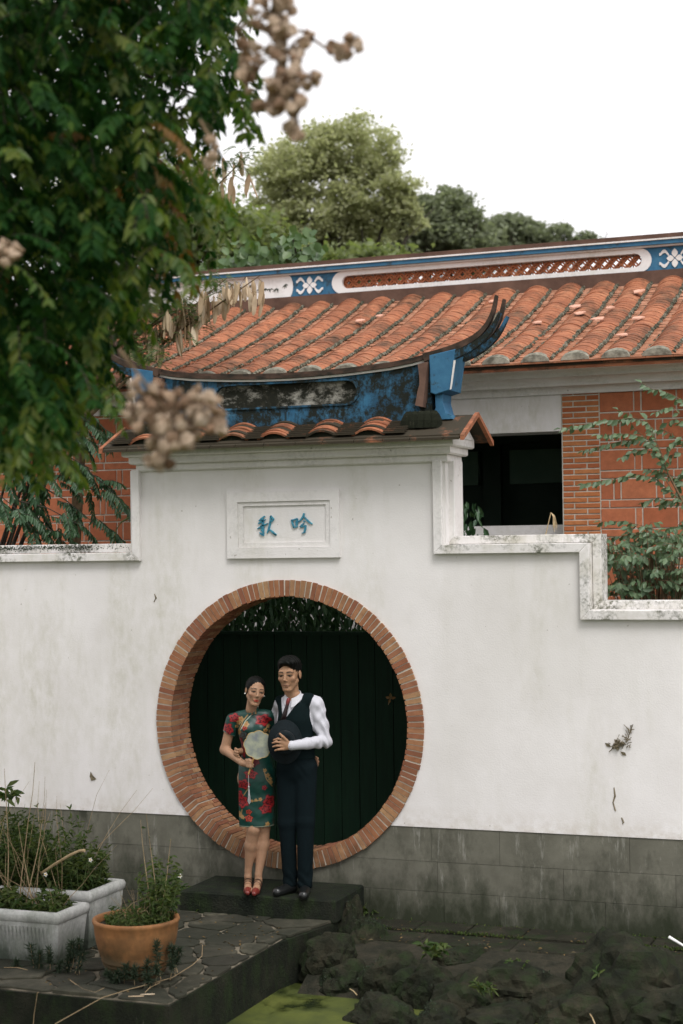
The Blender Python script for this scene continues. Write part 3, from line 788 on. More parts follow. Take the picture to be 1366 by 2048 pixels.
for px, py in [(985, 612), (1150, 620), (1160, 633), (1075, 655), (1220, 622), (1278, 590), (1245, 680), (760, 640), (720, 650), (1195, 645), (1275, 645)]:
    best = min(np.linspace(1.6, 4.3, 40), key=lambda Y: abs(atY(px, py, Y).z - rz(Y) - .05)); p = atY(px, py, best)
    a = rng.uniform(0, 3); s_ = rng.uniform(.04, .07)
    q = [(math.cos(a + t) * s_ * rng.uniform(.6, 1.1), math.sin(a + t) * s_ * rng.uniform(.6, 1.1)) for t in np.linspace(0, 2 * math.pi, 6)[:-1]]
    z0 = rz(p.y) + .085; sl_ = math.tan(rs(p.y))
    MB().loft([[(p.x + u, p.y + v, z0 + v * sl_) for u, v in q], [(p.x + u, p.y + v, z0 + v * sl_ + .011) for u, v in q]]).build('broken_tile', LOOSE, roof)

# hall ridge: brown base, painted frieze with openwork lattice, blue moulding, brown cap
hr = MB().box(-7.4, 7.4, 4.34, 4.66, 5.04, 5.190).build('ridge_base', BROWN, hall)
hr.name = 'hall_ridge'
FX0, FX1 = -1.255, 1.985
Zb, Ztp = 5.1905, 5.425
lat0, lat1 = -1.195, 1.937
plate('frieze_surround', stadium(-1.31, 2.035, Zb, Ztp, 10), [stadium(lat0, lat1, 5.243, 5.378, 10)], 4.400, 4.44, TRIM, hr)
plate('frieze_surround', stadium(-1.31, 2.035, Zb, Ztp, 10), [stadium(lat0, lat1, 5.243, 5.378, 10)], 4.56, 4.60, TRIM, hr)
MB().box(-1.85, -1.205, 4.405, 4.595, Zb, Ztp).build('blue_panel', BLUE2, hr) if False else None
def concave(x0, x1, r, left, right):
    c = (Zb + Ztp) / 2; h = (Ztp - Zb) / 2
    P = []
    # right end: bulge cut away for the neighbour's round end
    P += [(x1 + (h * math.cos(t) - h if right else 0), c + h * math.sin(t)) for t in np.linspace(-math.pi / 2, math.pi / 2, 11)] if right == 2 else [(x1, Zb), (x1, Ztp)]
    P += [(x0, Ztp), (x0, Zb)]
    return P
MB().box(-1.83, -1.205, 4.408, 4.592, Zb, Ztp).build('blue_panel', BLUE2, hr)
MB().box(1.93, 2.62, 4.408, 4.592, Zb, Ztp).build('blue_panel', BLUE2, hr)
# keep the lattice clear of the panels: they stop behind the rounded ends
for o_ in [o for o in hr.children if o.name.startswith('blue_panel')]: pass
plate('white_panel', [(-7.4, Zb), (-1.80, Zb)] + [(-1.80 + .05 * math.cos(t), (Zb + Ztp) / 2 + (Ztp - Zb) / 2 * math.sin(t)) for t in np.linspace(-math.pi / 2, math.pi / 2, 9)] + [(-1.80, Ztp), (-7.4, Ztp)], [], 4.400, 4.6, TRIM, hr)
plate('white_panel', [(2.60, Zb), (7.4, Zb), (7.4, Ztp), (2.60, Ztp)], [], 4.400, 4.6, TRIM, hr)
for (z0, z1, y0, mt, nm) in [(5.4255, 5.442, 4.37, TRIM, 'white_fillet'), (5.4425, 5.482, 4.34, BLUE2, 'blue_fillet'), (5.4825, 5.497, 4.325, TRIM, 'white_fillet'), (5.4975, 5.542, 4.335, BROWN, 'brown_cap')]:
    MB().box(-7.4, 7.4, y0, 9.0 - y0, z0, z1).build(nm, mt, hr)
# lattice tiles: a ring with four corner arcs
S = .1124; LAT = simple('lattice_terracotta', (.24, .075, .032), (.36, .125, .055), 14, .85, .4, 50, per_obj=.15)
lm = MB(); w_ = .016
def arcstrip(cx, cz, r, a0, a1, n):
    A = np.linspace(a0, a1, n + 1); rings = []
    for a in A:
        rings.append([(cx + (r + q) * math.cos(a), y, cz + (r + q) * math.sin(a)) for q, y in ((-w_ / 2, -.02), (w_ / 2, -.02), (w_ / 2, .02), (-w_ / 2, .02))])
    lm.loft(rings, cap=True)
arcstrip(0, 0, S * .47, 0, math.pi * 2, 20)
for sx, sz, a in ((-1, -1, 0), (1, -1, math.pi / 2), (1, 1, math.pi), (-1, 1, 3 * math.pi / 2)): arcstrip(sx * S / 2, sz * S / 2 * 1.0, S * .48, a, a + math.pi / 2, 6)
lm.box(-S / 2, -S / 2 + .006, -.018, .018, -.068, .068)
lmesh = lm.mesh('lattice_tile', LAT)
k = lat0 + S / 2
while k < lat1: link('lattice_tile', lmesh, hr, (k, 4.42 + .05, 5.3105)); k += S
# flower motifs on the blue panels
def motif(xc):
    m = empty('flower_motif'); m.parent = hr
    zc = 5.306
    def shp(pts): plate('petal', [(xc + p[0], zc + p[1]) for p in pts], [], 4.397, 4.4075, TRIM, m)
    for a in (0, math.pi / 2, math.pi, 3 * math.pi / 2):
        L = .075 if a in (0, math.pi) else .088
        shp([(math.cos(a) * L * t - math.sin(a) * .030 * math.sin(math.pi * t) + .006 * math.cos(a), math.sin(a) * L * t + math.cos(a) * .030 * math.sin(math.pi * t) + .006 * math.sin(a)) for t in np.linspace(0, 1, 7)] +
            [(math.cos(a) * L * t + math.sin(a) * .030 * math.sin(math.pi * t) + .006 * math.cos(a), math.sin(a) * L * t - math.cos(a) * .030 * math.sin(math.pi * t) + .006 * math.sin(a)) for t in np.linspace(1, 0, 7)[1:-1]])
    for sx in (-1, 1):
        for sz in (-1, 1):
            pts = [(sx * (.055 + .085 * t), sz * (.040 + .050 * math.sin(math.pi * t * .9))) for t in np.linspace(0, 1, 8)]
            inn = [(sx * (.060 + .075 * t), sz * (.022 + .034 * math.sin(math.pi * t * .9))) for t in np.linspace(1, 0, 8)]
            shp(pts + [(sx * .150, sz * .060), (sx * .150, sz * .03)] + inn)
motif(-1.56); motif(2.26)
# painted bamboo sprigs
INK = simple('grey_ink', (.05, .06, .05), (.09, .10, .08), 30, .9, 0)
for i in range(13):
    x0 = -2.72 + .072 * i + rng.normal(0, .015); z0 = 5.37 - abs(rng.normal(0, .05)); m = MB()
    for a in (-2.5, -1.9, -1.3, -.7):
        L = rng.uniform(.035, .06); a += rng.normal(0, .2)
        d = Vector((math.cos(a), math.sin(a))); n = Vector((-d.y, d.x)) * .006
        m.prism([(x0, z0), (x0 + d.x * L * .4 - n.x, z0 + d.y * L * .4 - n.y), (x0 + d.x * L, z0 + d.y * L), (x0 + d.x * L * .4 + n.x, z0 + d.y * L * .4 + n.y)], 4.3955, 4.3995)
    m.build('bamboo_sprig', INK, hr)

# ------------------------------------------------------------------ dark board screen behind the gate
scr = thing('board_screen', 'tall black timber board screen standing behind the round gate', 'screen')
x = -2.1
while x < 1.9:
    w = rng.uniform(.13, .17)
    MB().box(x + .003, x + w - .003, .80 + rng.uniform(0, .006), .83, -.21, 1.825).build('board', BLACKWOOD, scr); x += w
MB().box(-2.1, 1.95, .831, .87, -.21, 1.815).build('backing_frame', BLACKWOOD, scr)
MB().box(-2.1, 1.95, .785, .875, 1.826, 1.85).build('top_rail', BLACKWOOD, scr)
# ------------------------------------------------------------------ foliage
def mat_leaf(name, cols, trans=.35, rough=.5, spec=.35, tint=(1.15, 1.25, .55), per_object=False):
    k = NT(name)
    geo = k.n('ShaderNodeNewGeometry')
    c = k.ramp(k.objrand() if per_object else geo.outputs['Random Per Island'], [(i / max(1, len(cols) - 1), q) for i, q in enumerate(cols)])
    k.base(c, rough, spec)
    tr = k.n('ShaderNodeBsdfTranslucent'); k.l(k.mix(1.0, c, tint, 'MULTIPLY'), tr.inputs['Color'])
    mx = k.n('ShaderNodeMixShader'); mx.inputs[0].default_value = trans
    k.l(k.b.outputs[0], mx.inputs[1]); k.l(tr.outputs[0], mx.inputs[2]); k.l(mx.outputs[0], k.out.inputs['Surface'])
    return k.m
def norm(a): return a / np.maximum(np.linalg.norm(a, axis=-1, keepdims=True), 1e-9)
def leaf_geo(P, A, N, L, W, fold=.25, droop=.15):
    """n leaves: base P, axis A, normal N, length L, width W -> folded 6-vertex blades (4 triangles)"""
    P, A, N = np.asarray(P, float), norm(np.asarray(A, float)), np.asarray(N, float)
    S = norm(np.cross(A, N)); N = norm(np.cross(S, A)); n = len(P)
    L = np.broadcast_to(np.asarray(L, float), (n,))[:, None]; W = np.broadcast_to(np.asarray(W, float), (n,))[:, None]
    b = P; t = P + A * L - N * L * droop
    m1 = P + A * L * .42
    l1 = m1 + S * W * .5 + N * W * fold; r1 = m1 - S * W * .5 + N * W * fold
    l2 = P + A * L * .74 + S * W * .34 + N * (W * fold * .6 - L * droop * .5); r2 = P + A * L * .74 - S * W * .34 + N * (W * fold * .6 - L * droop * .5)
    V = np.stack([b, l1, l2, t, r2, r1], 1).reshape(-1, 3)
    o = np.arange(n)[:, None] * 6
    F = np.concatenate([o + np.array([[0, 3, 2]]), o + np.array([[0, 2, 1]]), o + np.array([[0, 4, 3]]), o + np.array([[0, 5, 4]])], 0)
    return V, F
def dia_geo(P, A, N, L, W):
    P, A = np.asarray(P, float), norm(np.asarray(A, float)); S = norm(np.cross(A, N)); n = len(P)
    L = np.broadcast_to(np.asarray(L, float), (n,))[:, None]; W = np.broadcast_to(np.asarray(W, float), (n,))[:, None]
    V = np.stack([P - A * L * .5, P + S * W * .5, P + A * L * .5, P - S * W * .5], 1).reshape(-1, 3)
    return V, np.arange(n * 4).reshape(-1, 4)
class Leaves:
    def __init__(s): s.V = []; s.F = []; s.n = 0
    def add(s, V, F): s.V.append(V); s.F.append(F + s.n); s.n += len(V)
    def build(s, name, mat, parent): return link(name, npmesh(name, np.concatenate(s.V), np.concatenate(s.F), mat), parent)
def rdir(n): return norm(rng.normal(size=(n, 3)))
BARK = simple('dark_bark', (.020, .017, .012), (.055, .045, .032), 14, .95, .8, 50)
TWIG = simple('brown_twig', (.10, .065, .035), (.17, .115, .065), 20, .9, .4)
DRYSTEM = simple('dry_stem', (.22, .155, .085), (.36, .27, .16), 20, .9, .4)

def pinnate(lv, base, d, length, pairs, ll, lw, droop=.5, hang=.3, tip=True):
    """a compound leaf: curved rachis with opposite leaflets; returns rachis points"""
    base = Vector(base); d = Vector(d).normalized(); pts = []
    side = d.cross(Vector((0, 0, 1)));
    side = side.normalized() if side.length > .05 else Vector((1, 0, 0))
    p = base.copy(); dd = d.copy(); seg = pairs + 1
    P, A, N = [], [], []
    for i in range(seg + 1):
        pts.append(tuple(p))
        if i:
            up = side.cross(dd).normalized()
            for s in (-1, 1):
                a = (side * s * .85 + dd * .55 - Vector((0, 0, hang)) + Vector(rng.normal(0, .12, 3))).normalized()
                P.append(tuple(p)); A.append(tuple(a)); N.append(tuple(up + Vector(rng.normal(0, .25, 3))))
        dd = (dd - Vector((0, 0, droop / seg))).normalized(); p = p + dd * (length / seg)
    if tip: P.append(pts[-1]); A.append(tuple(dd)); N.append((rng.normal(), rng.normal(), 1))
    k = len(P); f = rng.uniform(.8, 1.15, k)
    lv.add(*leaf_geo(P, A, N, ll * f, lw * f))
    return pts

def inpoly(x, y, poly):
    c = False; n = len(poly)
    for i in range(n):
        x0, y0 = poly[i]; x1, y1 = poly[(i + 1) % n]
        if (y0 > y) != (y1 > y) and x < (x1 - x0) * (y - y0) / (y1 - y0) + x0: c = not c
    return c

# ---- background trees
def lobe_tree(name, label, mat, lobes, depth, n, ls, ground_z=-.2, dens=.55, trunk_r=.25, group=None, spread=.16):
    t = thing(name, label, 'tree', group)
    s = depth / FPX; lv = Leaves(); cents = []
    tot = sum(l[2] * l[3] for l in lobes)
    C0 = atD(lobes[0][0], lobes[0][1], depth)
    for (px, py, rx, ry, *dz) in lobes:
        c = np.array(atD(px, py, depth + (dz[0] if dz else 0))); R = np.array([rx * s, rx * s * .9, ry * s]); cents.append(c)
        m = int(n * rx * ry / tot); ncl = max(10, m // 70)
        cl = rdir(ncl) * (rng.uniform(dens, 1.0, (ncl, 1))) * R + c
        k = rng.integers(0, ncl, m)
        cr = np.cbrt(R.prod()) * spread
        P = cl[k] + rng.normal(0, 1, (m, 3)) * (cr * rng.uniform(.6, 1.5, ncl)[k])[:, None] * np.array([1.15, 1.15, .6])
        A = rdir(m) * np.array([1, 1, .5]) - np.array([0, 0, .25])
        lv.add(*dia_geo(P, A, rdir(m) + np.array([0, 0, .8]), ls * rng.uniform(.6, 1.3, m), ls * .55 * rng.uniform(.7, 1.2, m)))
    lv.build('crown', mat, t)
    base = Vector((C0.x, C0.y, ground_z)); fork = Vector((C0.x, C0.y, ground_z + (C0.z - ground_z) * .55))
    tb = MB().tube([base, base.lerp(fork, .5) + Vector((.1, .1, 0)), fork], [trunk_r, trunk_r * .8, trunk_r * .6], 8)
    for c in cents:
        c = Vector(c); mid = fork.lerp(c, .5) + Vector(rng.normal(0, .25, 3))
        tb.tube([fork, mid, c + Vector(rng.normal(0, .2, 3))], [trunk_r * .5, trunk_r * .3, trunk_r * .10], 6)
        for _ in range(6):
            e = c + Vector(rng.uniform(-1, 1, 3) * np.array([.55, .55, .4])); q = mid.lerp(c, rng.uniform(.2, .9))
            tb.tube([q, q.lerp(e, .5) + Vector(rng.normal(0, .12, 3)), e], [trunk_r * .16, trunk_r * .1, trunk_r * .04], 5)
    tb.build('trunk', BARK, t, smooth=True)
    return t
LEAF_PALE_HAZE = mat_leaf('pale_hazed_tree_leaf', [(.38, .40, .24), (.46, .47, .285), (.42, .435, .26), (.52, .52, .33)], .62, .6, .2, (1.0, 1.05, .78))  # far leaves lightened in colour to stand in for distance haze
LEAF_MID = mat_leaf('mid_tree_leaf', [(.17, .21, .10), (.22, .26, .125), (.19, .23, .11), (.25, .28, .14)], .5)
LEAF_DEEP_HAZE = mat_leaf('deep_hazed_tree_leaf', [(.19, .215, .145), (.23, .26, .17), (.27, .30, .20)], .5, .6, .2, (1.0, 1.06, .75))  # haze put into the leaf colour here too
LEAF_HEART = mat_leaf('heart_leaf', [(.06, .11, .045), (.09, .15, .06), (.12, .18, .075)], .3, .4)
lobe_tree('broadleaf_tree', 'tall pale green tree with airy crown rising above the hall ridge', LEAF_PALE_HAZE,
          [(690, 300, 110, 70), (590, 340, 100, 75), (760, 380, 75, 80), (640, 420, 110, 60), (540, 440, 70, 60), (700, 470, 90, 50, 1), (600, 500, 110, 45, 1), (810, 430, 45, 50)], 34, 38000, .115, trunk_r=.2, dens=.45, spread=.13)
lobe_tree('broadleaf_tree', 'rounded dark green tree crown right of the tall pale tree', LEAF_DEEP_HAZE,
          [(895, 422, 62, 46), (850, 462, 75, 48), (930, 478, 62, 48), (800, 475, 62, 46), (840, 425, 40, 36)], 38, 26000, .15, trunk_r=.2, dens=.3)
lobe_tree('broadleaf_tree', 'small dark pointed tree crown between the rounded tree and the ridge on the right', LEAF_DEEP_HAZE,
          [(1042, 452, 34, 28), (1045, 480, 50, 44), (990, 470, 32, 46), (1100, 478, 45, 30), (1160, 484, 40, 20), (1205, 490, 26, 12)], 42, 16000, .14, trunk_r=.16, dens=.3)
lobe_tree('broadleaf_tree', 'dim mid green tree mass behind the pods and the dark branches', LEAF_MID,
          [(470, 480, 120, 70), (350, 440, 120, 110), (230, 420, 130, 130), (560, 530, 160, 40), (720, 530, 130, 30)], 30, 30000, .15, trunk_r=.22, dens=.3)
lobe_tree('broadleaf_tree', 'dark green tree low behind the hall ridge centre', LEAF_DEEP_HAZE,
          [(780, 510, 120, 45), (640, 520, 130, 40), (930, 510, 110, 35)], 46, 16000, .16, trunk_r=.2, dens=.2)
# heart-leaved climber just behind the ridge
hp = thing('heart_leaf_shrub', 'leafy shrub with broad heart shaped leaves topping the hall ridge', 'shrub')
lv = Leaves(); stems = MB()
for px, py in [(520, 520), (560, 490), (600, 495), (545, 505), (585, 475), (615, 510), (490, 530), (500, 500), (625, 520), (570, 520), (480, 515), (530, 535), (600, 530), (460, 530)]:
    c = np.array(atD(px, py, 18.3 + rng.uniform(-.3, .4))); m = 26
    P = c + rng.normal(0, 1, (m, 3)) * np.array([.13, .12, .08]); A = rdir(m) * np.array([1, 1, .4]) + np.array([0, -.3, -.9])
    lv.add(*leaf_geo(P, A, rng.normal(0, .4, (m, 3)) + np.array([.2, -.8, .5]), rng.uniform(.09, .15, m), rng.uniform(.08, .12, m), .12, .1))
    stems.tube([(c[0] * .9, c[1] + .3, 3.9), tuple(c + np.array([0, .2, -.3])), tuple(c)], [.03, .02, .008], 5)
lv.build('foliage', LEAF_HEART, hp); stems.build('stems', BARK, hp)

# ---- foreground tree hanging into the picture from the upper left
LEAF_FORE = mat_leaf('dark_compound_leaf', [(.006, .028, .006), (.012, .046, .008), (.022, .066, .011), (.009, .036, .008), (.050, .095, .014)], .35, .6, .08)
LEAF_EDGE = mat_leaf('painted_sunlit_leaf', [(.05, .11, .020), (.085, .145, .022), (.14, .17, .028), (.06, .115, .03)], .5, .45)  # lighter copy of the dark leaf, rim light put into its colour
LEAF_RUST = mat_leaf('rusty_compound_leaf', [(.15, .085, .02), (.19, .09, .025), (.12, .10, .022)], .45)
fore = thing('golden_rain_tree', 'dark leafy foreground tree hanging from the upper left with brown papery seed clusters', 'tree')
mass = [(-700, -500), (420, -500), (505, 0), (470, 60), (500, 130), (520, 190), (500, 250), (450, 270), (405, 290), (395, 370), (440, 440), (410, 500), (375, 550), (345, 590), (270, 640), (240, 700), (255, 760), (272, 795), (250, 830), (205, 845), (150, 860), (130, 930), (60, 945), (0, 960), (-300, 1000), (-700, 900)]  # the out-of-view left and top part is added for shade
lf, le, lr, tw = Leaves(), Leaves(), Leaves(), MB()
cnt = 0
while cnt < 5200:
    px, py = rng.uniform(-700, 530), rng.uniform(-500, 960)
    if not inpoly(px, py, mass): continue
    if px < 0 and rng.random() < .45: continue
    # thin the curtain towards its lower right rim
    if px > 0 and not (py > 520 or px < 260) and rng.random() < .25: continue
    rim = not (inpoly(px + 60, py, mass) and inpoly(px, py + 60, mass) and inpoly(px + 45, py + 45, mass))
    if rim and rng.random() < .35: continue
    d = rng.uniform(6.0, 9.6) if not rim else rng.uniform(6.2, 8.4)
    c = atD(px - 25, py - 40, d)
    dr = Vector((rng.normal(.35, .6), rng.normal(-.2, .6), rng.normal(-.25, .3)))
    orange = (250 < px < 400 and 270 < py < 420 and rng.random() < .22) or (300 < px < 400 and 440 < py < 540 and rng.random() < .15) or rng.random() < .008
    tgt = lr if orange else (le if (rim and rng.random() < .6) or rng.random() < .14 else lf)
    pts = pinnate(tgt, c, dr, rng.uniform(.14, .26), rng.integers(4, 8), rng.uniform(.048, .072), rng.uniform(.021, .031), droop=.9, hang=.45)
    if cnt % 2 == 0: tw.tube(pts[::2], .0022, 4)
    cnt += 1
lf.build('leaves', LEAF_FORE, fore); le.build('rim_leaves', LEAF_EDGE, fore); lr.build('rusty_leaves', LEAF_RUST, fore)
def limb(pts, r0, r1):
    P = [Vector(p) for p in pts]; n = len(P); tw.tube(P, [r0 + (r1 - r0) * i / (n - 1) for i in range(n)], 7)
root = Vector(atD(-520, 1500, 9.5)); root.z = -.9
limb([root, atD(-500, 900, 9.4), atD(-420, 400, 9.4), atD(-300, 50, 9.2), atD(-150, -300, 9.0)], .18, .07)
for tgt_, d in [((120, 250), 7.0), ((300, 330), 6.6), ((250, 600), 6.8), ((330, 100), 6.6), ((120, 700), 7.0), ((60, 850), 7.1), ((480, 60), 6.2), ((420, 200), 6.4)]:
    s0 = atD(-420, 400, 9.4) if tgt_[1] > 200 else atD(-300, 50, 9.2); e = atD(*tgt_, d + 1.6); m = s0.lerp(e, .5) + Vector((0, 0, .18))
    limb([s0, m, e], .03, .005)
    for _ in range(7):
        q = s0.lerp(e, rng.uniform(.35, 1)); f = q + Vector(rng.normal(0, .22, 3)); limb([q, q.lerp(f, .5) + Vector((0, 0, .05)), f], .007, .003)
# papery capsules
CAPS = mat_leaf('papery_capsule', [(.22, .135, .085), (.40, .29, .20), (.50, .40, .30), (.28, .18, .115), (.58, .48, .38), (.36, .26, .175)], .35, .8, .1, (1.1, 1.0, .8), True)
capm = MB(); rings = []
for z, r in ((0, .002), (.006, .011), (.016, .0185), (.028, .018), (.039, .010), (.046, .001)):
    rings.append([(r * (1 + .42 * math.cos(3 * a)) * math.cos(a), r * (1 + .42 * math.cos(3 * a)) * math.sin(a), -z) for a in np.linspace(0, 2 * math.pi, 13)[:-1]])
capm.loft(rings); cap_mesh = capm.mesh('capsule', CAPS)
NCAP = [0]; cap_rest = MB(); capV = np.array([v.co for v in cap_mesh.vertices]); capF = [tuple(p.vertices) for p in cap_mesh.polygons]
def capsules(stalk, items):
    m = MB(); P = [atD(*p) for p in stalk]; m.tube(P, [.005] * len(P), 5)
    caps = []
    for (px, py, rx, ry, d, n) in items:
        for _ in range(int(n * 1.7)):
            a = rng.uniform(0, 2 * math.pi); q = math.sqrt(rng.random()); c = atD(px + rx * q * math.cos(a), py + ry * q * math.sin(a), d + rng.normal(0, .07))
            caps.append(c); b = min(P, key=lambda v: (v - c).length); m.tube([b, b.lerp(c, .6) + Vector((0, 0, .015)), c], .0013, 4)
    st = m.build('panicle', TWIG, fore)
    for c in caps:
        e_ = tuple(rng.normal(0, .7, 3)); s_ = rng.uniform(.5, .95); NCAP[0] += 1
        if NCAP[0] <= 290: link('capsule', cap_mesh, st, c, e_, (s_, s_ * rng.uniform(.7, 1.1), s_ * rng.uniform(.9, 1.25)))
        else: cap_rest.add(capV * s_ @ np.array(Matrix.Rotation(e_[0], 3, 'X') @ Matrix.Rotation(e_[1], 3, 'Y')).T + np.array(c), capF)
capsules([(240, 700, 5.1), (300, 780, 5.0), (340, 830, 4.95), (400, 830, 4.95), (320, 900, 4.95)],
         [(300, 810, 48, 42, 5.0, 40), (385, 795, 28, 24, 4.95, 15), (418, 828, 28, 38, 4.93, 19), (350, 855, 48, 34, 4.97, 34), (318, 905, 22, 42, 5.0, 17), (270, 757, 7, 7, 5.0, 2)])
capsules([(470, 60, 5.3), (540, 30, 5.2), (570, 110, 5.2), (575, 190, 5.15), (595, 240, 5.15)],
         [(550, 20, 52, 40, 5.2, 30), (572, 90, 34, 45, 5.2, 18), (578, 155, 42, 30, 5.18, 20), (565, 200, 45, 24, 5.18, 20), (590, 238, 14, 34, 5.15, 9), (500, 130, 26, 60, 5.25, 11), (618, 75, 16, 14, 5.2, 3), (625, 150, 12, 16, 5.2, 4)])
capsules([(600, 60, 5.3), (650, 95, 5.25), (715, 85, 5.2)], [(690, 92, 34, 10, 5.2, 6), (668, 104, 10, 8, 5.2, 2), (712, 78, 12, 10, 5.2, 2)])
capsules([(400, 240, 5.4), (428, 290, 5.3)], [(425, 290, 12, 28, 5.3, 5)])
capsules([(-60, 470, 5.7), (20, 490, 5.6)], [(20, 500, 30, 24, 5.6, 10)])
stuff(cap_rest.build('capsules', mat_leaf('papery_capsule_mix', [(.22, .135, .085), (.40, .29, .20), (.50, .40, .30), (.28, .18, .115), (.58, .48, .38), (.36, .26, .175)], .35, .8, .1, (1.1, 1.0, .8)), fore, fix=False))
tw.build('branches', BARK, fore)

# ---- pod tree between the wall and the hall (flat hanging pods, feathery leaves)
LEAF_FERN = mat_leaf('feathery_leaf', [(.04, .080, .024), (.07, .115, .032), (.12, .16, .04), (.032, .062, .024)], .4)
PODM = mat_leaf('dry_flat_pod', [(.42, .31, .19), (.60, .48, .33), (.36, .25, .15), (.70, .60, .45)], .25, .7, .2, (1.1, 1.0, .75), True)
pod_tree = thing('pod_tree', 'feathery leaved tree with dry flat hanging pods above the left end of the gate ridge', 'tree')
def pod_mesh():
    m = MB(); L, n = .185, 9; top, bot = [], []
    for i in range(n + 1):
        t = i / n; w = .0195 * math.sin(math.pi * min(1, max(0, t * .96 + .03))) ** .45 * (1 + .06 * math.sin(t * 44))
        top.append((w, t)); bot.append((-w, t))
    for s in (-1, 1):
        vs = [(a, s * .0012 + s * .0022 * abs(math.sin(t * 22)), -t * L) for a, t in top] + [(0, s * .003 + s * .0035 * abs(math.sin(t * 22)), -t * L) for a, t in top] + [(b, s * .0012 + s * .0022 * abs(math.sin(t * 22)), -t * L) for b, t in bot]
        k = n + 1
        m.add(vs, [(i, i + 1, k + i + 1, k + i) for i in range(n)] + [(k + i, k + i + 1, 2 * k + i + 1, 2 * k + i) for i in range(n)])
    return m.mesh('pod', PODM)
podm = pod_mesh(); tb = MB()
def bunch(px, py, Y, n, sc=1.0):
    c = atY(px, py, Y)
    for i in range(n):
        o = c + Vector((rng.normal(0, .04), rng.normal(0, .04), rng.normal(0, .025)))
        link('pod', podm, pod_tree, o, (rng.normal(0, .12), rng.normal(0, .13), rng.uniform(0, 3.14)), (sc * rng.uniform(.85, 1.25), 1, sc * rng.uniform(.85, 1.15)))
        tb.tube([c + Vector((0, 0, .03)), o], .0016, 4)
for px, py, Y, n in [(455, 570, 1.1, 4), (465, 575, 1.0, 4), (490, 562, 1.1, 5), (517, 565, 1.0, 3), (440, 590, 1.2, 5), (428, 598, 1.1, 4), (505, 590, 1.0, 4), (370, 620, 1.1, 6), (385, 628, 1.1, 6), (355, 632, 1.2, 5), (322, 645, 1.1, 5), (316, 650, 1.0, 4), (345, 660, 1.1, 4), (262, 680, 1.0, 4), (275, 684, 1.0, 5), (250, 620, 1.1, 3), (212, 645, 1.0, 3), (278, 605, 1.1, 2), (240, 580, 1.0, 2), (365, 600, .95, 5), (400, 606, .95, 5), (335, 625, .9, 5), (300, 660, .9, 5), (258, 690, .85, 5), (380, 650, .9, 4), (310, 690, .85, 4), (415, 585, .95, 4), (475, 572, .95, 4), (355, 668, .9, 4),
                     (400, 318, 1.4, 3), (412, 330, 1.4, 3), (437, 305, 1.5, 3), (455, 330, 1.5, 3), (462, 362, 1.5, 4), (486, 312, 1.5, 2), (490, 345, 1.5, 3), (350, 400, 1.4, 3), (330, 360, 1.4, 2), (298, 375, 1.4, 3), (375, 345, 1.4, 2)]:
    bunch(px, py, Y, n)
lv = Leaves()
def feather(p, d, L):
    d = Vector(d).normalized(); side = d.cross(Vector((0, 0, 1))).normalized() if abs(d.z) < .95 else Vector((1, 0, 0)); P, A = [], []
    for i in range(12):
        t = (i + 1) / 12; q = Vector(p) + d * L * t - Vector((0, 0, L * .35 * t * t))
        for s in (-1, 1): P.append(tuple(q)); A.append(tuple(side * s + d * .3 + Vector((0, 0, -.15))))
    P = np.array(P); A = norm(np.array(A)); lv.add(*dia_geo(P + A * .012, A, np.tile(np.array([[.1, -.4, 1.]]), (len(P), 1)) + rng.normal(0, .2, (len(P), 3)), .034, .013))
for (cx, cy, rx, ry, Y, n) in [(440, 330, 60, 40, 1.5, 46), (490, 310, 40, 30, 1.5, 24), (330, 640, 85, 45, 1.1, 210), (255, 650, 65, 60, 1.0, 190), (300, 600, 80, 40, 1.2, 150), (420, 560, 40, 25, 1.2, 26), (395, 590, 60, 30, 1.2, 30), (360, 480, 90, 70, 1.3, 60), (290, 708, 40, 14, .8, 70)]:
    for _ in range(n):
        a = rng.uniform(0, 6.28); q = math.sqrt(rng.random()); p = atY(cx + rx * q * math.cos(a), cy + ry * q * math.sin(a), Y + rng.normal(0, .2))
        feather(p, (rng.normal(), rng.normal(), rng.normal(-.1, .4)), rng.uniform(.09, .17))
lv.build('foliage', LEAF_FERN, pod_tree)
ptb = Vector((-2.6, 1.15, -.2))
tb.tube([ptb, (-2.55, 1.1, 2.0), (-2.45, 1.15, 3.6), (-2.2, 1.25, 4.6)], [.07, .06, .045, .03], 7)
for e in [(520, 556, 1.05), (455, 560, 1.1), (385, 610, 1.1), (330, 632, 1.1), (265, 668, 1.0), (220, 630, 1.0), (440, 310, 1.5), (490, 320, 1.5), (350, 390, 1.4)]:
    p = atY(*e); s0 = Vector((-2.45, 1.15, 3.6 + .5 * rng.random())) if e[1] > 500 else Vector((-2.2, 1.25, 4.6))
    tb.tube([s0, s0.lerp(p, .5) + Vector((0, 0, .12)), p + Vector((0, 0, .02))], [.02, .011, .004], 5)
tb.build('branches', TWIG, pod_tree)

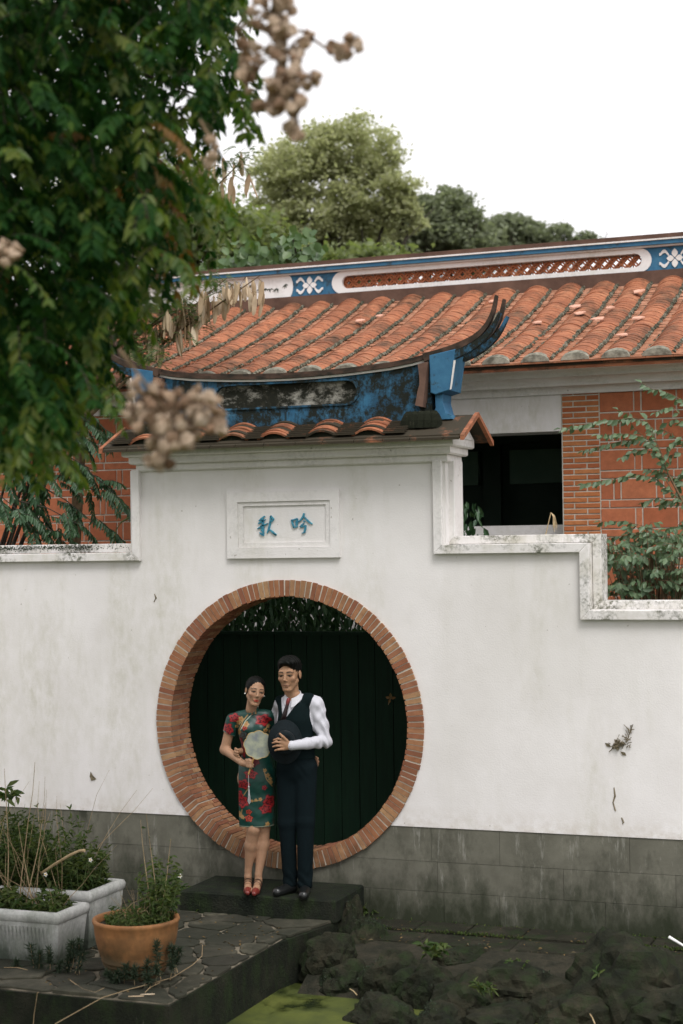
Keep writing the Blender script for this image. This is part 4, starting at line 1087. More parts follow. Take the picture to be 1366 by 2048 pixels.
# ---- leaning shrub with compound leaves at the left, behind the wall
LEAF_LEFT = mat_leaf('sumac_leaf', [(.024, .066, .030), (.040, .092, .040), (.062, .125, .056), (.032, .078, .036)], .28, .42, .4)
lsh = thing('compound_leaf_shrub', 'dark green shrub with long drooping compound leaves behind the wall at far left', 'shrub')
lv = Leaves(); tb = MB()
for (x0, y0, x1, y1, Y, n) in [(20, 930, 235, 1000, 1.0, 8), (60, 960, 205, 1060, .9, 8), (80, 900, 195, 945, 1.0, 7), (0, 930, 120, 1080, .9, 9), (90, 830, 190, 845, 1.1, 6), (110, 862, 215, 885, 1.1, 6), (30, 1000, 160, 1050, .8, 7), (-40, 900, 100, 960, .9, 9), (-60, 960, 60, 1040, .8, 9), (150, 820, 225, 872, 1.1, 5), (-80, 850, 60, 900, 1.0, 9), (100, 900, 230, 985, .95, 7), (40, 1030, 130, 1085, .8, 6)]:
    a, b = atY(x0, y0, Y), atY(x1, y1, Y - .1)
    tb.tube([a, a.lerp(b, .5) + Vector((0, 0, .04)), b], [.008, .005, .003], 5)
    for i in range(n):
        c = a.lerp(b, (i + .5) / n) + Vector(rng.normal(0, .035, 3))
        pts = pinnate(lv, c, ((b - a).normalized() + Vector(rng.normal(0, .4, 3))), rng.uniform(.2, .30), 9, rng.uniform(.065, .09), .028, droop=.9, hang=.75)
        tb.tube(pts[::3], .0025, 4)
lv.build('foliage', LEAF_LEFT, lsh)
sb = Vector((-3.9, .9, -.2))
for e in [(20, 930, 1.0), (60, 960, .9), (0, 930, .9), (-40, 900, .9), (90, 830, 1.1), (110, 862, 1.1), (30, 1000, .8), (40, 1030, .8), (150, 820, 1.1)]:
    p = atY(*e); tb.tube([sb, sb.lerp(p, .6) + Vector((0, 0, .3)), p], [.03, .02, .008], 6)
tb.build('branches', BARK, lsh)

# ---- shrubs in front of the brick panel at the right
LEAF_R = mat_leaf('glossy_shrub_leaf', [(.075, .125, .065), (.105, .165, .085), (.14, .20, .11), (.085, .14, .075)], .25, .4, .4)
def twig_leaves(lv, tb, pts, ll, lw, step, r=.004):
    P = [Vector(p) for p in pts]; tb.tube(P, [r * (1 - .7 * i / (len(P) - 1)) for i in range(len(P))], 5)
    pos, ax, nm = [], [], []; s = 1
    for a, b in zip(P[:-1], P[1:]):
        n = max(1, int((b - a).length / step)); d = (b - a).normalized(); side = d.cross(Vector((0, 0, 1))).normalized()
        for i in range(n):
            q = a.lerp(b, (i + rng.random() * .5) / n); s = -s
            pos.append(tuple(q)); ax.append(tuple(side * s * .55 + d * .6 + Vector((0, -.25, -.62)) + Vector(rng.normal(0, .2, 3)))); nm.append(tuple(Vector((.35, -1, .55)) + Vector(rng.normal(0, .45, 3))))
    pos.append(tuple(P[-1])); ax.append(tuple((P[-1] - P[-2]).normalized())); nm.append((0, -.3, 1))
    k = len(pos); f = rng.uniform(.75, 1.15, k); lv.add(*leaf_geo(pos, ax, nm, ll * f, lw * f, .18, .12))
def zq(x, y, Y): return atY(1100 + x / 4.451, 760 + y / 4.451, Y)
rs1 = thing('arching_shrub', 'slender shrub with arching leafy branches in front of the brick panel at right', 'shrub')
lv, tb = Leaves(), MB()
for br in [[(870, 380), (760, 340), (640, 350), (430, 370), (250, 410), (100, 430)], [(1000, 680), (900, 560), (830, 500), (740, 420), (690, 300), (610, 265)], [(900, 570), (800, 530), (640, 545), (480, 580), (310, 630)], [(840, 510), (700, 480), (560, 480), (430, 490)],
           [(1180, 1090), (1060, 980), (930, 870), (750, 835), (560, 880), (420, 905), (300, 925)], [(1300, 260), (1184, 185), (1090, 130), (990, 90), (900, 80), (820, 30)], [(1010, 690), (930, 640), (830, 620), (720, 640), (640, 690)], [(1000, 670), (950, 560), (900, 420), (850, 350)],
           [(1050, 830), (1000, 690), (860, 360)], [(1100, 1000), (1010, 860), (1000, 820), (960, 830)], [(1184, 500), (1090, 560), (1050, 620), (1000, 780)], [(1300, 420), (1184, 370), (1100, 350), (1030, 390)], [(1250, 560), (1150, 540), (1080, 480), (1000, 440), (930, 450)], [(1184, 660), (1120, 640), (1060, 700), (1040, 760)],
           [(1250, 930), (1170, 900), (1080, 850), (960, 800), (860, 800)], [(1200, 1110), (1080, 1080), (960, 1045), (830, 1090)], [(1250, 1010), (1150, 1040), (1060, 1090), (990, 1110)], [(1150, 300), (1090, 240), (1000, 260), (940, 290)], [(1250, 760), (1140, 860), (1120, 960), (1130, 1010)]]:
    Y = .95 + rng.normal(0, .1); pts = [zq(x, y, Y + rng.normal(0, .02)) for x, y in br]
    twig_leaves(lv, tb, pts, .068, .038, .021)
lv.build('foliage', LEAF_R, rs1)
st = zq(1230, 1500, .95); tb.tube([(st.x + .05, .95, -.2), (st.x + .03, .95, 1.5), st, zq(1190, 1100, .95), zq(1050, 830, .95), zq(1000, 680, .95)], [.02, .018, .014, .011, .008, .006], 6)
tb.build('branches', TWIG, rs1)
rs2 = thing('dense_shrub', 'dense low shrub crowding the lower coping corner at right', 'shrub')
lv, tb = Leaves(), MB()
for _ in range(210):
    x, y = rng.uniform(520, 1350), rng.uniform(1290, 1900)
    if y < 1290 + abs(x - 900) * .35 and x < 1000: continue
    Y = rng.uniform(.5, 1.2); a = zq(x, y, Y); d = Vector((rng.normal(-.1, .6), rng.normal(-.2, .5), rng.normal(.0, .25)))
    L = rng.uniform(.12, .24); twig_leaves(lv, tb, [a, a + d * L * .5 + Vector((0, 0, .03)), a + d * L], .070 * rng.uniform(.8, 1.2), .036, .026, .003)
    b_ = Vector((2.65 + (a.x - 2.65) * .25, .88, 1.35)); tb.tube([b_, b_.lerp(a, .6) + Vector((0, 0, .06)), a], [.006, .004, .002], 4)
lv.build('foliage', LEAF_R, rs2); tb.tube([(2.75, .9, -.2), (2.7, .9, .6), (2.65, .88, 1.25)], [.03, .025, .02], 6); tb.build('branches', TWIG, rs2)
# climber behind the screen, seen through the top of the gate
vi = thing('hanging_vine', 'dark vine hanging above the black boards seen through the top of the gate', 'vine')
lv = Leaves(); m = 9000
P = np.stack([rng.uniform(-1.5, 1.1, m), rng.uniform(.95, 1.7, m), rng.uniform(1.55, 2.9, m)], 1)
keep = (P[:, 0] < .05) | (rng.random(m) < .38); P = P[keep]; m = len(P)
lv.add(*leaf_geo(P, rdir(m) * .6 + np.array([0, 0, -1]), rng.normal(0, .5, (m, 3)) + np.array([.2, -1, .2]), rng.uniform(.06, .11, m), rng.uniform(.02, .045, m)))
lv.build('foliage', LEAF_LEFT, vi); tb = MB()
for _ in range(16):
    x = rng.uniform(-1.4, 1.0); tb.tube([(x, 1.5, 3.1), (x + rng.normal(0, .1), 1.3, 2.4), (x + rng.normal(0, .15), 1.1, 1.7)], .006, 4)
tb.build('stems', BARK, vi)
# ------------------------------------------------------------------ planters, pot, weeds, rocks, small things
def mat_concrete():
    k = NT('white_speckled_concrete')
    c = k.ramp(k.noise(40, 4, .7), [(.3, (.35, .35, .335)), (.7, (.52, .52, .50))])
    n = k.noise(5, 6, .7, k.vec((1, 1, .3))); z = k.sep()[2]
    m = k.math('ADD', k.math('MULTIPLY', z, -1.6), k.math('MULTIPLY', n, .9))
    c = k.mix(k.ramp(m, [(.22, 0.0), (.60, .92)]), c, (.035, .05, .032))
    c = k.mix(k.ramp(k.noise(3.2, 6, .75, k.vec((1, 1, .5), (4, 3, 2))), [(.50, 0.0), (.68, .55)]), c, (.16, .18, .14))
    k.bump(k.noise(120, 3, .7), .4, .003); return k.base(c, .85, .25)
PLANTERM = mat_concrete()
def mat_terra():
    k = NT('terracotta_pot')
    c = k.ramp(k.noise(6, 5, .7), [(.3, (.21, .088, .032)), (.7, (.33, .150, .054))])
    n = k.noise(3.2, 6, .7); z = k.sep()[2]
    m = k.math('ADD', k.math('MULTIPLY', z, -1.5), k.math('MULTIPLY', n, 1.0))
    c = k.mix(k.ramp(m, [(.28, 0.0), (.62, .88)]), c, (.04, .034, .015))
    c = k.mix(k.ramp(k.noise(2.1, 5, .7, k.vec((1, 1, .6), (2, 5, 1))), [(.5, 0.0), (.62, .55)]), c, (.09, .05, .02))
    k.bump(k.noise(70, 4, .7), .3, .003); return k.base(c, .7, .35)
POTM = mat_terra()
WEED = mat_leaf('weed_leaf', [(.030, .060, .014), (.052, .088, .022), (.095, .125, .036), (.06, .075, .026)], .35, .55, .2)
WEEDDK = mat_leaf('dark_weed_leaf', [(.020, .035, .020), (.035, .055, .03), (.028, .045, .025)], .2, .6)
WHITEP = simple('white_petal', (.75, .75, .7), (.85, .85, .8), 20, .6, 0); YEL = simple('yellow_florets', (.55, .28, .02), (.65, .36, .03), 30, .7, 0)
DRY = simple('dry_straw', (.33, .24, .13), (.48, .37, .22), 25, .9, .2)

def trough(y0, y1, z1, x0, x1, label):
    """rectangular concrete planter with a thick rounded rim and fluted long sides"""
    t = thing('concrete_planter', label, 'planter', 'concrete planters on the terrace', (x1, y0, -.15))
    def P(m, n): return m.build(n, PLANTERM, t)
    z0 = -.146; w = .055
    def loc(v): return (v[0] - x1, v[1] - y0, v[2] + .15)
    m = MB(); n = 44
    def ring(inset, z, flute=0.0):
        pts = []
        X0, X1, Y0, Y1 = x0 + inset, x1 - inset, y0 + inset, y1 - inset
        for i in range(n): f = i / n; pts.append((X0 + (X1 - X0) * f, Y0 + flute * (.5 - .5 * math.cos(2 * math.pi * 16 * f)), z))
        for i in range(12): pts.append((X1, Y0 + (Y1 - Y0) * i / 12, z))
        for i in range(n): f = i / n; pts.append((X1 - (X1 - X0) * f, Y1 - flute * (.5 - .5 * math.cos(2 * math.pi * 16 * f)), z))
        for i in range(12): pts.append((X0, Y1 - (Y1 - Y0) * i / 12, z))
        return [loc(p) for p in pts]
    m.loft([ring(.045, z0), ring(.030, z0 + .06), ring(.012, z1 - .075)] , cap=True)
    body = P(m, 'body')
    m = MB(); fl = 16                                   # raised ribs on the front face
    for i in range(fl * 2):
        xa = x0 + .08 + (x1 - x0 - .16) * i / (fl * 2)
        m = MB(); r = .010
        m.loft([[loc((xa + r * math.cos(a), y0 + .012 + .033 * (1 - q) - .002 - r * math.sin(a) * .9, z0 + .03 + (z1 - .10 - z0 - .03) * q)) for a in np.linspace(0, math.pi, 6)] for q in (0, 1)])
        P(m, 'rib')
    m = MB()
    m.loft([ring(.014, z1 - .075), ring(.0, z1 - .06), ring(-.004, z1 - .03), ring(.006, z1 - .006), ring(.022, z1), ring(w - .012, z1 - .002), ring(w, z1 - .015), ring(w, z1 - .06)], cap=False)
    o = P(m, 'rim'); o.data.polygons.foreach_set('use_smooth', [True] * len(o.data.polygons))
    MB().add([loc(v) for v in ((x0 + w - .002, y0 + w - .002, z1 - .075), (x1 - w + .002, y0 + w - .002, z1 - .075), (x1 - w + .002, y1 - w + .002, z1 - .075), (x0 + w - .002, y1 - w + .002, z1 - .075))], [(0, 1, 2, 3)]).build('soil', SOIL, t)
    return t
trough(-2.325, -1.93, .185, -1.75, -.668, 'front white concrete planter with fluted side at far left')
trough(-1.915, -1.42, .242, -1.90, -.672, 'rear white concrete planter behind the fluted one at left')

pc = Vector((-.085, -2.37, -.148))
pot = thing('terracotta_pot', 'round terracotta pot with weeds on the terrace edge', 'pot', None, pc)
m = MB(); prof = [(.165, 0), (.178, .02), (.192, .050), (.199, .056), (.194, .062), (.203, .074), (.210, .080), (.205, .086), (.214, .098), (.220, .104), (.216, .110), (.235, .16), (.252, .22), (.262, .28), (.266, .325), (.272, .335), (.276, .348), (.272, .360), (.258, .362), (.244, .354), (.240, .32)]
m.loft([[(r * math.cos(a), r * math.sin(a), z) for a in np.linspace(0, 2 * math.pi, 41)[:-1]] for r, z in prof], cap=False)
m.build('body', POTM, pot, smooth=True)
MB().lathe([(.001, .322), (.12, .328), (.241, .320)], (0, 0, 0), 24).build('soil', SOIL, pot)

def weed(lv, st, base, h, nleaf, ll, lw, lean=.2, curl=.2, stem=.003):
    base = Vector(base); d = Vector((rng.normal(0, lean), rng.normal(0, lean), 1)).normalized(); pts = [base]; p = base.copy()
    for i in range(5): p = p + d * h / 5; d = (d + Vector(rng.normal(0, curl, 3)) * .5).normalized(); pts.append(p.copy())
    st.tube(pts, [stem * (1 - .13 * i) for i in range(6)], 4)
    if nleaf:
        t = rng.uniform(.1, 1, nleaf); P = []
        for q in t: i = min(4, int(q * 5)); P.append(tuple(pts[i].lerp(pts[i + 1], q * 5 - i)))
        A = norm(rng.normal(size=(nleaf, 3)) * np.array([1, 1, .5]) + np.array([0, 0, .15])); f = rng.uniform(.6, 1.25, nleaf)
        lv.add(*leaf_geo(P, A, rng.normal(0, .5, (nleaf, 3)) + np.array([0, -.3, 1]), ll * f, lw * f, .2, .3))
    return pts
def daisy(p, parent):
    m = MB(); p = Vector(p)
    for a in np.linspace(0, 2 * math.pi, 6)[:-1]:
        d = Vector((math.cos(a), 0, math.sin(a))); e = Vector((-math.sin(a), 0, math.cos(a)))
        m.add([p, p + d * .009 + e * .006, p + d * .018, p + d * .009 - e * .006, p + Vector((0, .002, 0))], [(0, 1, 2, 3), (4, 3, 2, 1)])
    m.build('petals', WHITEP, parent); MB().lathe([(.001, -.003), (.0055, 0), (.004, .004), (.001, .005)], p + Vector((0, -.003, 0)), 8).build('floret', YEL, parent)
# weeds filling the two planters
pw = thing('planter_weeds', 'tangled green weeds and dry stalks overflowing the planters at left', 'weeds')
lv, st, dr = Leaves(), MB(), MB()
for _ in range(250):
    x, y = rng.uniform(-1.7, -.76), rng.uniform(-1.87, -1.48)
    weed(lv, st, (x, y, .16), rng.uniform(.18, .62) * (1.0 if x < -.95 else .62), 30, .048, .016, .22, .3)
for _ in range(120):
    x, y = rng.uniform(-1.65, -.76), rng.uniform(-2.27, -1.99)
    weed(lv, st, (x, y, .10), rng.uniform(.08, .22), 16, .055, .022, .25, .3)
for _ in range(48):
    x, y = rng.uniform(-1.65, -.80), rng.uniform(-2.2, -1.5); weed(lv, dr, (x, y, .12), rng.uniform(.35, 1.0), 0, .05, .02, .38, .22, .0028)
for px, h in [(8, .95), (40, .72), (62, .62), (30, 1.0)]:
    b = atY(px, 1815, -2.15); weed(lv, dr, (b.x, -2.1, .12), h, 0, .05, .02, .08, .08, .005)
top = Vector(atY(18, 1590, -1.7)); P = np.tile(np.array(top), (26, 1)) + rng.normal(0, .025, (26, 3))
lv.add(*leaf_geo(P, rdir(26) * np.array([1, 1, .5]), rng.normal(0, .3, (26, 3)) + np.array([.2, -.6, 1]), .10, .034)); st.tube([(top.x - .05, -1.7, .15), top], [.006, .004], 5)
lv.build('leaves', WEED, pw); st.build('stems', simple('weed_stem', (.06, .09, .03), (.10, .13, .05), 20, .8, 0), pw); dr.build('dry_stalks', DRYSTEM, pw)
for px, py in [(91, 1749), (181, 1720)]: daisy(atY(px, py, -2.0), pw)
P_ = [atY(85, 1745, -1.9), atY(110, 1728, -1.92), atY(140, 1710, -1.95), atY(158, 1702, -1.95), atY(169, 1701, -1.96)]
tag(MB().tube([v for v in P_], [.010, .010, .010, .009, .011], 7).build('dead_branch', simple('bare_branch', (.33, .24, .13), (.45, .34, .2), 20, .8, .3)), 'thick bare pale branch poking out of the planter weeds', 'branch')
# weeds in the pot
pw2 = thing('pot_weeds', 'green weeds with dry twigs growing in the terracotta pot', 'weeds')
lv, st, dr = Leaves(), MB(), MB()
for _ in range(80):
    a, r = rng.uniform(0, 6.28), .21 * math.sqrt(rng.random()); weed(lv, st, (pc.x + r * math.cos(a), pc.y + r * math.sin(a), .165), rng.uniform(.04, .13), 20, .032, .011, .35, .3, .002)
for _ in range(26):
    weed(lv, st, (pc.x + rng.uniform(.02, .2), pc.y + rng.uniform(-.05, .2), .17), rng.uniform(.2, .5), 26, .045, .018, .16, .22, .003)
for _ in range(22):
    weed(lv, dr, (pc.x + rng.normal(-.02, .04), pc.y + rng.normal(0, .05), .17), rng.uniform(.12, .32), 0, .05, .02, .55, .4, .002)
for x_, h in [(.09, .66), (.12, .72), (.14, .55)]: weed(lv, dr, (pc.x + x_, pc.y + .05, .16), h, 5, .03, .012, .06, .08, .004)
lv.build('leaves', WEED, pw2); st.build('stems', bpy.data.materials['weed_stem'], pw2); dr.build('dry_twigs', DRYSTEM, pw2)
for px, py in [(360, 1752), (330, 1798)]: daisy(atY(px, py, -2.2), pw2)
# dark needle-leaved shoots and bare runners along the terrace edge
def needle(lv, st, pts, n, L):
    P = [Vector(p) for p in pts]; st.tube(P, [.0028 * (1 - .5 * i / (len(P) - 1)) for i in range(len(P))], 5)
    Q, A = [], []
    for _ in range(n):
        t = rng.uniform(.45, 1) * (len(P) - 1); i = min(len(P) - 2, int(t)); Q.append(tuple(P[i].lerp(P[i + 1], t - i)))
        A.append(tuple((P[i + 1] - P[i]).normalized() * .5 + Vector(rng.normal(0, .6, 3))))
    lv.add(*leaf_geo(Q, A, rdir(n), L * rng.uniform(.6, 1.2, n), .006, .1, .2))
def creeper(label, shoots, runners):
    t = thing('needle_creeper', label, 'creeper', 'creepers on the terrace edge'); lv, st = Leaves(), MB()
    for s in shoots: needle(lv, st, s, 110, .045)
    for r in runners: st.tube(r, .0026, 5)
    lv.build('needles', WEEDDK, t); st.build('runners', DRYSTEM, t)
Yc = -2.45
def sh(px, py, top, Y=Yc): a = atY(px, py, Y); b = atY(px + rng.normal(0, 5), top, Y - .02); return [a, a.lerp(b, .5) + Vector(rng.normal(0, .01, 3)), b]
creeper('dark needle leaved creeper in front of the fluted planter', [sh(75, 1970, 1905), sh(100, 1960, 1900), sh(115, 1975, 1925), sh(140, 1955, 1890), sh(150, 1950, 1880), sh(60, 1965, 1890), sh(30, 1965, 1925), sh(160, 1960, 1905), sh(110, 2040, 1995, -2.75), sh(145, 1935, 1885), sh(90, 1985, 1945), sh(128, 1965, 1915)],
        [[atY(70, 1960, -2.5), atY(78, 1975, -2.5), atY(92, 1985, -2.55), atZ(75, 1985, -.145), atY(68, 2030, -2.92), atY(66, 2060, -2.93)], [atZ(140, 1960, -.14), atZ(165, 1978, -.14), atZ(190, 1985, -.14), atZ(208, 1976, -.14)], [atZ(8, 1935, -.14), atZ(35, 1935, -.13), atZ(55, 1940, -.14)]])
creeper('dark needle leaved creeper round the foot of the terracotta pot', [sh(250, 1975, 1930, -2.6), sh(270, 1980, 1935, -2.62), sh(290, 1975, 1925, -2.6), sh(310, 1970, 1935, -2.6), sh(230, 1985, 1945, -2.62), sh(340, 1960, 1915, -2.5), sh(350, 1950, 1900, -2.4), sh(355, 1945, 1895, -2.4), sh(322, 1960, 1885, -2.55), sh(300, 1985, 1950, -2.65), sh(215, 1980, 1945, -2.6)],
        [[atZ(110, 2048, -.13), atZ(160, 2020, -.13), atZ(205, 1995, -.12), atZ(260, 1978, -.12), atZ(300, 1968, -.12), atZ(345, 1955, -.12), atZ(385, 1930, -.12), atZ(404, 1912, -.13), atZ(405, 1890, -.14)], [atZ(290, 1985, -.14), atZ(300, 1975, -.13), atZ(320, 1965, -.13)]])
for k, (px, py, rz_) in enumerate([(272, 1994, .15), (295, 1990, .4)]):
    p = atZ(px, py, -.143); m = MB()
    m.loft([[(p.x + (.042 * q) * math.cos(rz_) + s * .013 * math.sin(math.pi * (q + 1) / 2), p.y + .02 * q, p.z + .003 + h) for s, h in ((-1, 0), (0, .005), (1, 0), (0, -.002))] for q in np.linspace(-1, 1, 7)])
    tag(m.build('fallen_pod', PODM), ['larger pale dry pod lying in front of the pot', 'smaller pale dry pod lying right of the larger one'][k], 'pod', 'fallen pods on the terrace')

# ---- rocks edging the pond
def rock(c, r, seed, label, tilt=0.0, sharp=.35):
    from mathutils import noise
    bm = bmesh.new(); bmesh.ops.create_icosphere(bm, subdivisions=4, radius=1.0); off = Vector((seed * 7.3, seed * 3.1, seed * 1.7))
    for v in bm.verts:
        p = v.co.copy()
        d = 1 + .30 * noise.noise(p * 1.1 + off) + sharp * .55 * (abs(noise.noise(p * 2.1 + off * 2)) - .2) + .13 * noise.noise(p * 4.2 + off) + .07 * abs(noise.noise(p * 9 + off)) + .05 * noise.noise(p * 17 + off)
        q = noise.cell(p * 3.0 + off) * .12 + noise.voronoi(p * 1.7 + off)[0][0] * .45
        v.co = Vector((p.x * r[0], p.y * r[1], p.z * r[2] * .88)) * (d + q * .5) * .84
    me = bpy.data.meshes.new('pond_rock'); bm.to_mesh(me); bm.free(); me.materials.append(ROCK)
    o = link('pond_rock', me, None, c, (0, tilt, seed * .9)); tag(o, label, 'rock', 'rocks edging the pond'); return o
def rk(px, py, Z, r, seed, label, tilt=0, sharp=.35): c = atZ(px, py, Z); return rock((c.x, c.y, Z), r, seed, label, tilt, sharp)
rk(700, 1868, -.27, (.12, .15, .26), 1, 'upright rock against the right front corner of the step', .15)
rk(664, 1925, -.34, (.17, .22, .24), 2, 'blocky mossy rock at the corner of the terrace above the green water')
rk(738, 1895, -.33, (.13, .17, .21), 3, 'narrow brown rock leaning right beside the upright rock', .3)
rk(690, 1972, -.46, (.20, .20, .19), 4, 'dark rock at the tip of the green water')
rk(780, 1972, -.42, (.23, .20, .25), 5, 'ridged dark rock below the small leafy seedling', .1, .6)
rk(770, 2045, -.50, (.26, .22, .19), 6, 'brownish rock at the bottom edge right of the green water')
rk(850, 1985, -.42, (.22, .18, .25), 7, 'lumpy rock under the hanging fern near picture centre bottom', .1, .5)
rk(930, 1925, -.34, (.30, .15, .11), 8, 'flat dark slab of rock on the walkway edge')
rk(925, 2010, -.44, (.28, .24, .24), 9, 'broad mossy rock at bottom right of centre')
rk(1030, 1980, -.38, (.30, .22, .21), 10, 'domed mossy rock between the flat slab and the largest rock', 0, .25)
rk(1090, 2010, -.44, (.28, .26, .22), 11, 'rounded dark rock in front of the domed rock', 0, .25)
rk(1000, 2060, -.50, (.30, .24, .19), 12, 'low rock at the bottom edge below the domed rock')
rk(1265, 1985, -.32, (.50, .36, .36), 13, 'largest dark boulder in the lower right corner', .1, .4)
rk(1165, 2050, -.47, (.26, .24, .23), 14, 'small dark rock left of the largest boulder')
rk(1370, 2050, -.40, (.34, .3, .26), 15, 'dark rock cut by the right edge of the picture')
rk(880, 2060, -.50, (.24, .2, .18), 16, 'low dark rock at the bottom edge left of the broad mossy rock')
# small seedlings and moss between the stones
def tuft(label, px, py, Z, n, h, ll, lw, spread=.03, name='seedling', mat=None):
    t = thing(name, label, 'plant', 'small plants by the wall foot'); lv, st = Leaves(), MB(); c = atZ(px, py, Z)
    for _ in range(n): weed(lv, st, (c.x + rng.normal(0, spread), c.y + rng.normal(0, spread), Z), h * rng.uniform(.6, 1.2), 9, ll, lw, .3, .3, .002)
    lv.build('leaves', mat or WEED, t); st.build('stems', bpy.data.materials['weed_stem'], t)
tuft('bright round leaved weed at the wall foot right of the step', 733, 1827, -.22, 12, .09, .035, .028)
tuft('tiny weed where the step meets the wall', 708, 1826, -.22, 6, .06, .025, .018)
tuft('leafy seedling growing among the rocks below the walkway', 862, 1915, -.26, 9, .10, .060, .026, .045)
tuft('small fern hanging on the rock face', 968, 1985, -.30, 6, .10, .055, .016, .03)
tuft('fern seedling on the domed rock', 1195, 1965, -.24, 5, .08, .05, .016, .02)
tuft('four leaved seedling on the terrace in front of the step', 473, 1826, -.15, 3, .06, .055, .032, .012)
tuft('weed clump in the walkway joint near the flat rock', 1035, 1936, -.24, 10, .05, .035, .014, .05)
tuft('weed clump at the wall foot left of the middle', 992, 1835, -.235, 10, .05, .03, .012, .05)
tuft('low weed at the wall foot under the stained plinth', 828, 1823, -.235, 6, .05, .03, .014, .03)
tuft('shaded weeds between the pot and the step', 372, 1800, -.15, 30, .12, .05, .02, .11)
moss = Leaves()
for _ in range(2600):
    x = rng.uniform(.62, 3.2); y = (-.285 if rng.random() < .65 else -.012) + rng.normal(0, .012)
    if math.sin(x * 5.1) + math.sin(x * 2.3 + 1) < rng.uniform(-1.2, .8): continue
    P = np.array([[x, y, -.245]]); moss.add(*leaf_geo(P, rng.normal(0, .6, (1, 3)) + np.array([[0, -.1, .7]]), rdir(1), rng.uniform(.012, .03), .008))
mo = moss.build('moss_weeds', WEED, None); stuff(mo); mo['label'] = 'green moss and tiny weeds in the walkway joints'; mo['category'] = 'moss'
# litter: dry leaves and straw on terrace and rocks
WHITEPIPE = simple('white_pipe', (.72, .72, .70), (.8, .8, .78), 10, .5, 0)
a, b = atY(1338, 1874, -.9), atY(1385, 1902, -.95)
tag(MB().tube([a, a.lerp(b, .5), b], [.011, .008, .009], 8).build('white_stick', WHITEPIPE), 'thin white stick on the rocks at the right edge', 'stick')
for i, (px, py, dx, dy) in enumerate([(700, 1978, 14, 12), (1180, 2028, 10, 20)]):
    a = atY(px, py, -1.95); b = atY(px + dx, py + dy, -2.0)
    tag(MB().tube([a, a.lerp(b, .5) + Vector((0, 0, .006)), b], .0035, 5).build('straw', DRY), ['dry straw on the dark rock by the green water', 'dry straw sticking up at the bottom edge'][i], 'straw', 'dry straws')
# dead vine remains on the wall
SCAR = simple('dead_vine', (.10, .085, .05), (.22, .18, .12), 30, .95, .4)
dv = thing('dead_vine_scrap', 'dried scrap of dead vine clinging to the white wall at right', 'dead vine')
m = MB()
for _ in range(60):
    c = atY(rng.normal(1238, 8), rng.normal(1490, 3.5), -.008); e = c + Vector((rng.normal(0, .022), rng.uniform(-.015, 0), rng.normal(.01, .018))); m.tube([c, c.lerp(e, .5) + Vector(rng.normal(0, .01, 3)), e], .0028, 4)
for _ in range(22):
    t = rng.random(); c = atY(1252 + 11 * t + rng.normal(0, 2), 1485 - 26 * t, -.008); e = c + Vector((rng.normal(.01, .02), -.006, rng.uniform(.0, .05))); m.tube([c, e], .0025, 4)
m.build('twigs', SCAR, dv)
m = MB()
for px, py in [(1246, 1506), (1215, 1489), (1232, 1492)]:
    c = atY(px, py, -.006); m.add([c + Vector((-.02, 0, .012)), c + Vector((.016, -.004, .004)), c + Vector((.024, 0, -.02)), c + Vector((-.006, 0, -.014))], [(0, 1, 2, 3)])
m.build('dry_leaf', SCAR, dv)
sv = thing('dead_vine_scrap', 'small dried leaf scrap on the white wall left of the gate', 'dead vine')
c = atY(184, 1553, -.004); MB().add([c + Vector((-.012, 0, .04)), c + Vector((.01, -.006, .01)), c + Vector((.04, 0, -.02)), c + Vector((-.005, -.003, -.035)), c + Vector((-.022, 0, 0))], [(0, 4, 3, 2, 1)]).build('leaf', SCAR, sv)
for i, pts in enumerate([[(1228, 1575), (1230, 1592), (1226, 1605), (1231, 1622)], [(1243, 1635), (1247, 1645), (1245, 1648)], [(309, 1188), (312, 1196), (308, 1204)]]):
    P_ = [atY(x, y, -.001) for x, y in pts]
    q = thing('wall_scar', ['long dark crack of peeled plaster below the dead vine', 'short dark chip low on the white wall at right', 'small chip in the plaster left of the gate top'][i], 'crack'); MB().tube(P_, [.004, .007, .005, .006][:len(P_)], 4).build('scar', SCAR, q)
# dry plume on the coping and little plants on it
dp = thing('dry_plume', 'dry straw plume bent over the coping in front of the dark opening', 'dry plant'); m = MB()
b = atY(1091, 1070, .2); t = atY(1102, 1025, .2)
m.tube([b, b.lerp(t, .5), t], .004, 5)
for _ in range(16): e = atY(1112 + rng.normal(0, 4), 1055 + rng.normal(0, 5), .2 + rng.normal(0, .02)); m.tube([t, t.lerp(e, .4) + Vector((.01, 0, .012)), e], .0016, 4)
m.build('straw', DRY, dp)
mossL = Leaves()
for _ in range(900):
    px = rng.uniform(0, 185) if rng.random() < .9 else rng.uniform(150, 260); c = atY(px, 1098 - px * .012 + rng.normal(0, 2.5), .06)
    P = np.array([[c.x, .055, max(2.514, c.z)]]); mossL.add(*leaf_geo(P, rng.normal(0, .5, (1, 3)) + np.array([[0, -.4, .8]]), rdir(1), rng.uniform(.006, .016), .008))
mo = mossL.build('coping_moss', WEEDDK, None); stuff(mo); mo['label'] = 'dark moss growing along the left coping'; mo['category'] = 'moss'
lw = thing('grass_blade', 'single green grass blade arching over the left coping', 'grass blade'); lv = Leaves(); m = MB()
P_ = [atY(258, 1035, .3), atY(243, 1044, .3), atY(232, 1060, .3), atY(229, 1085, .3)]; m.tube(P_, [.009, .007, .005, .002], 4); m.build('blade', WEED, lw)
yl = thing('dangling_leaf', 'yellowish leaf dangling before the black boards', 'leaf'); lv = Leaves(); c = atY(781, 1397, .7)
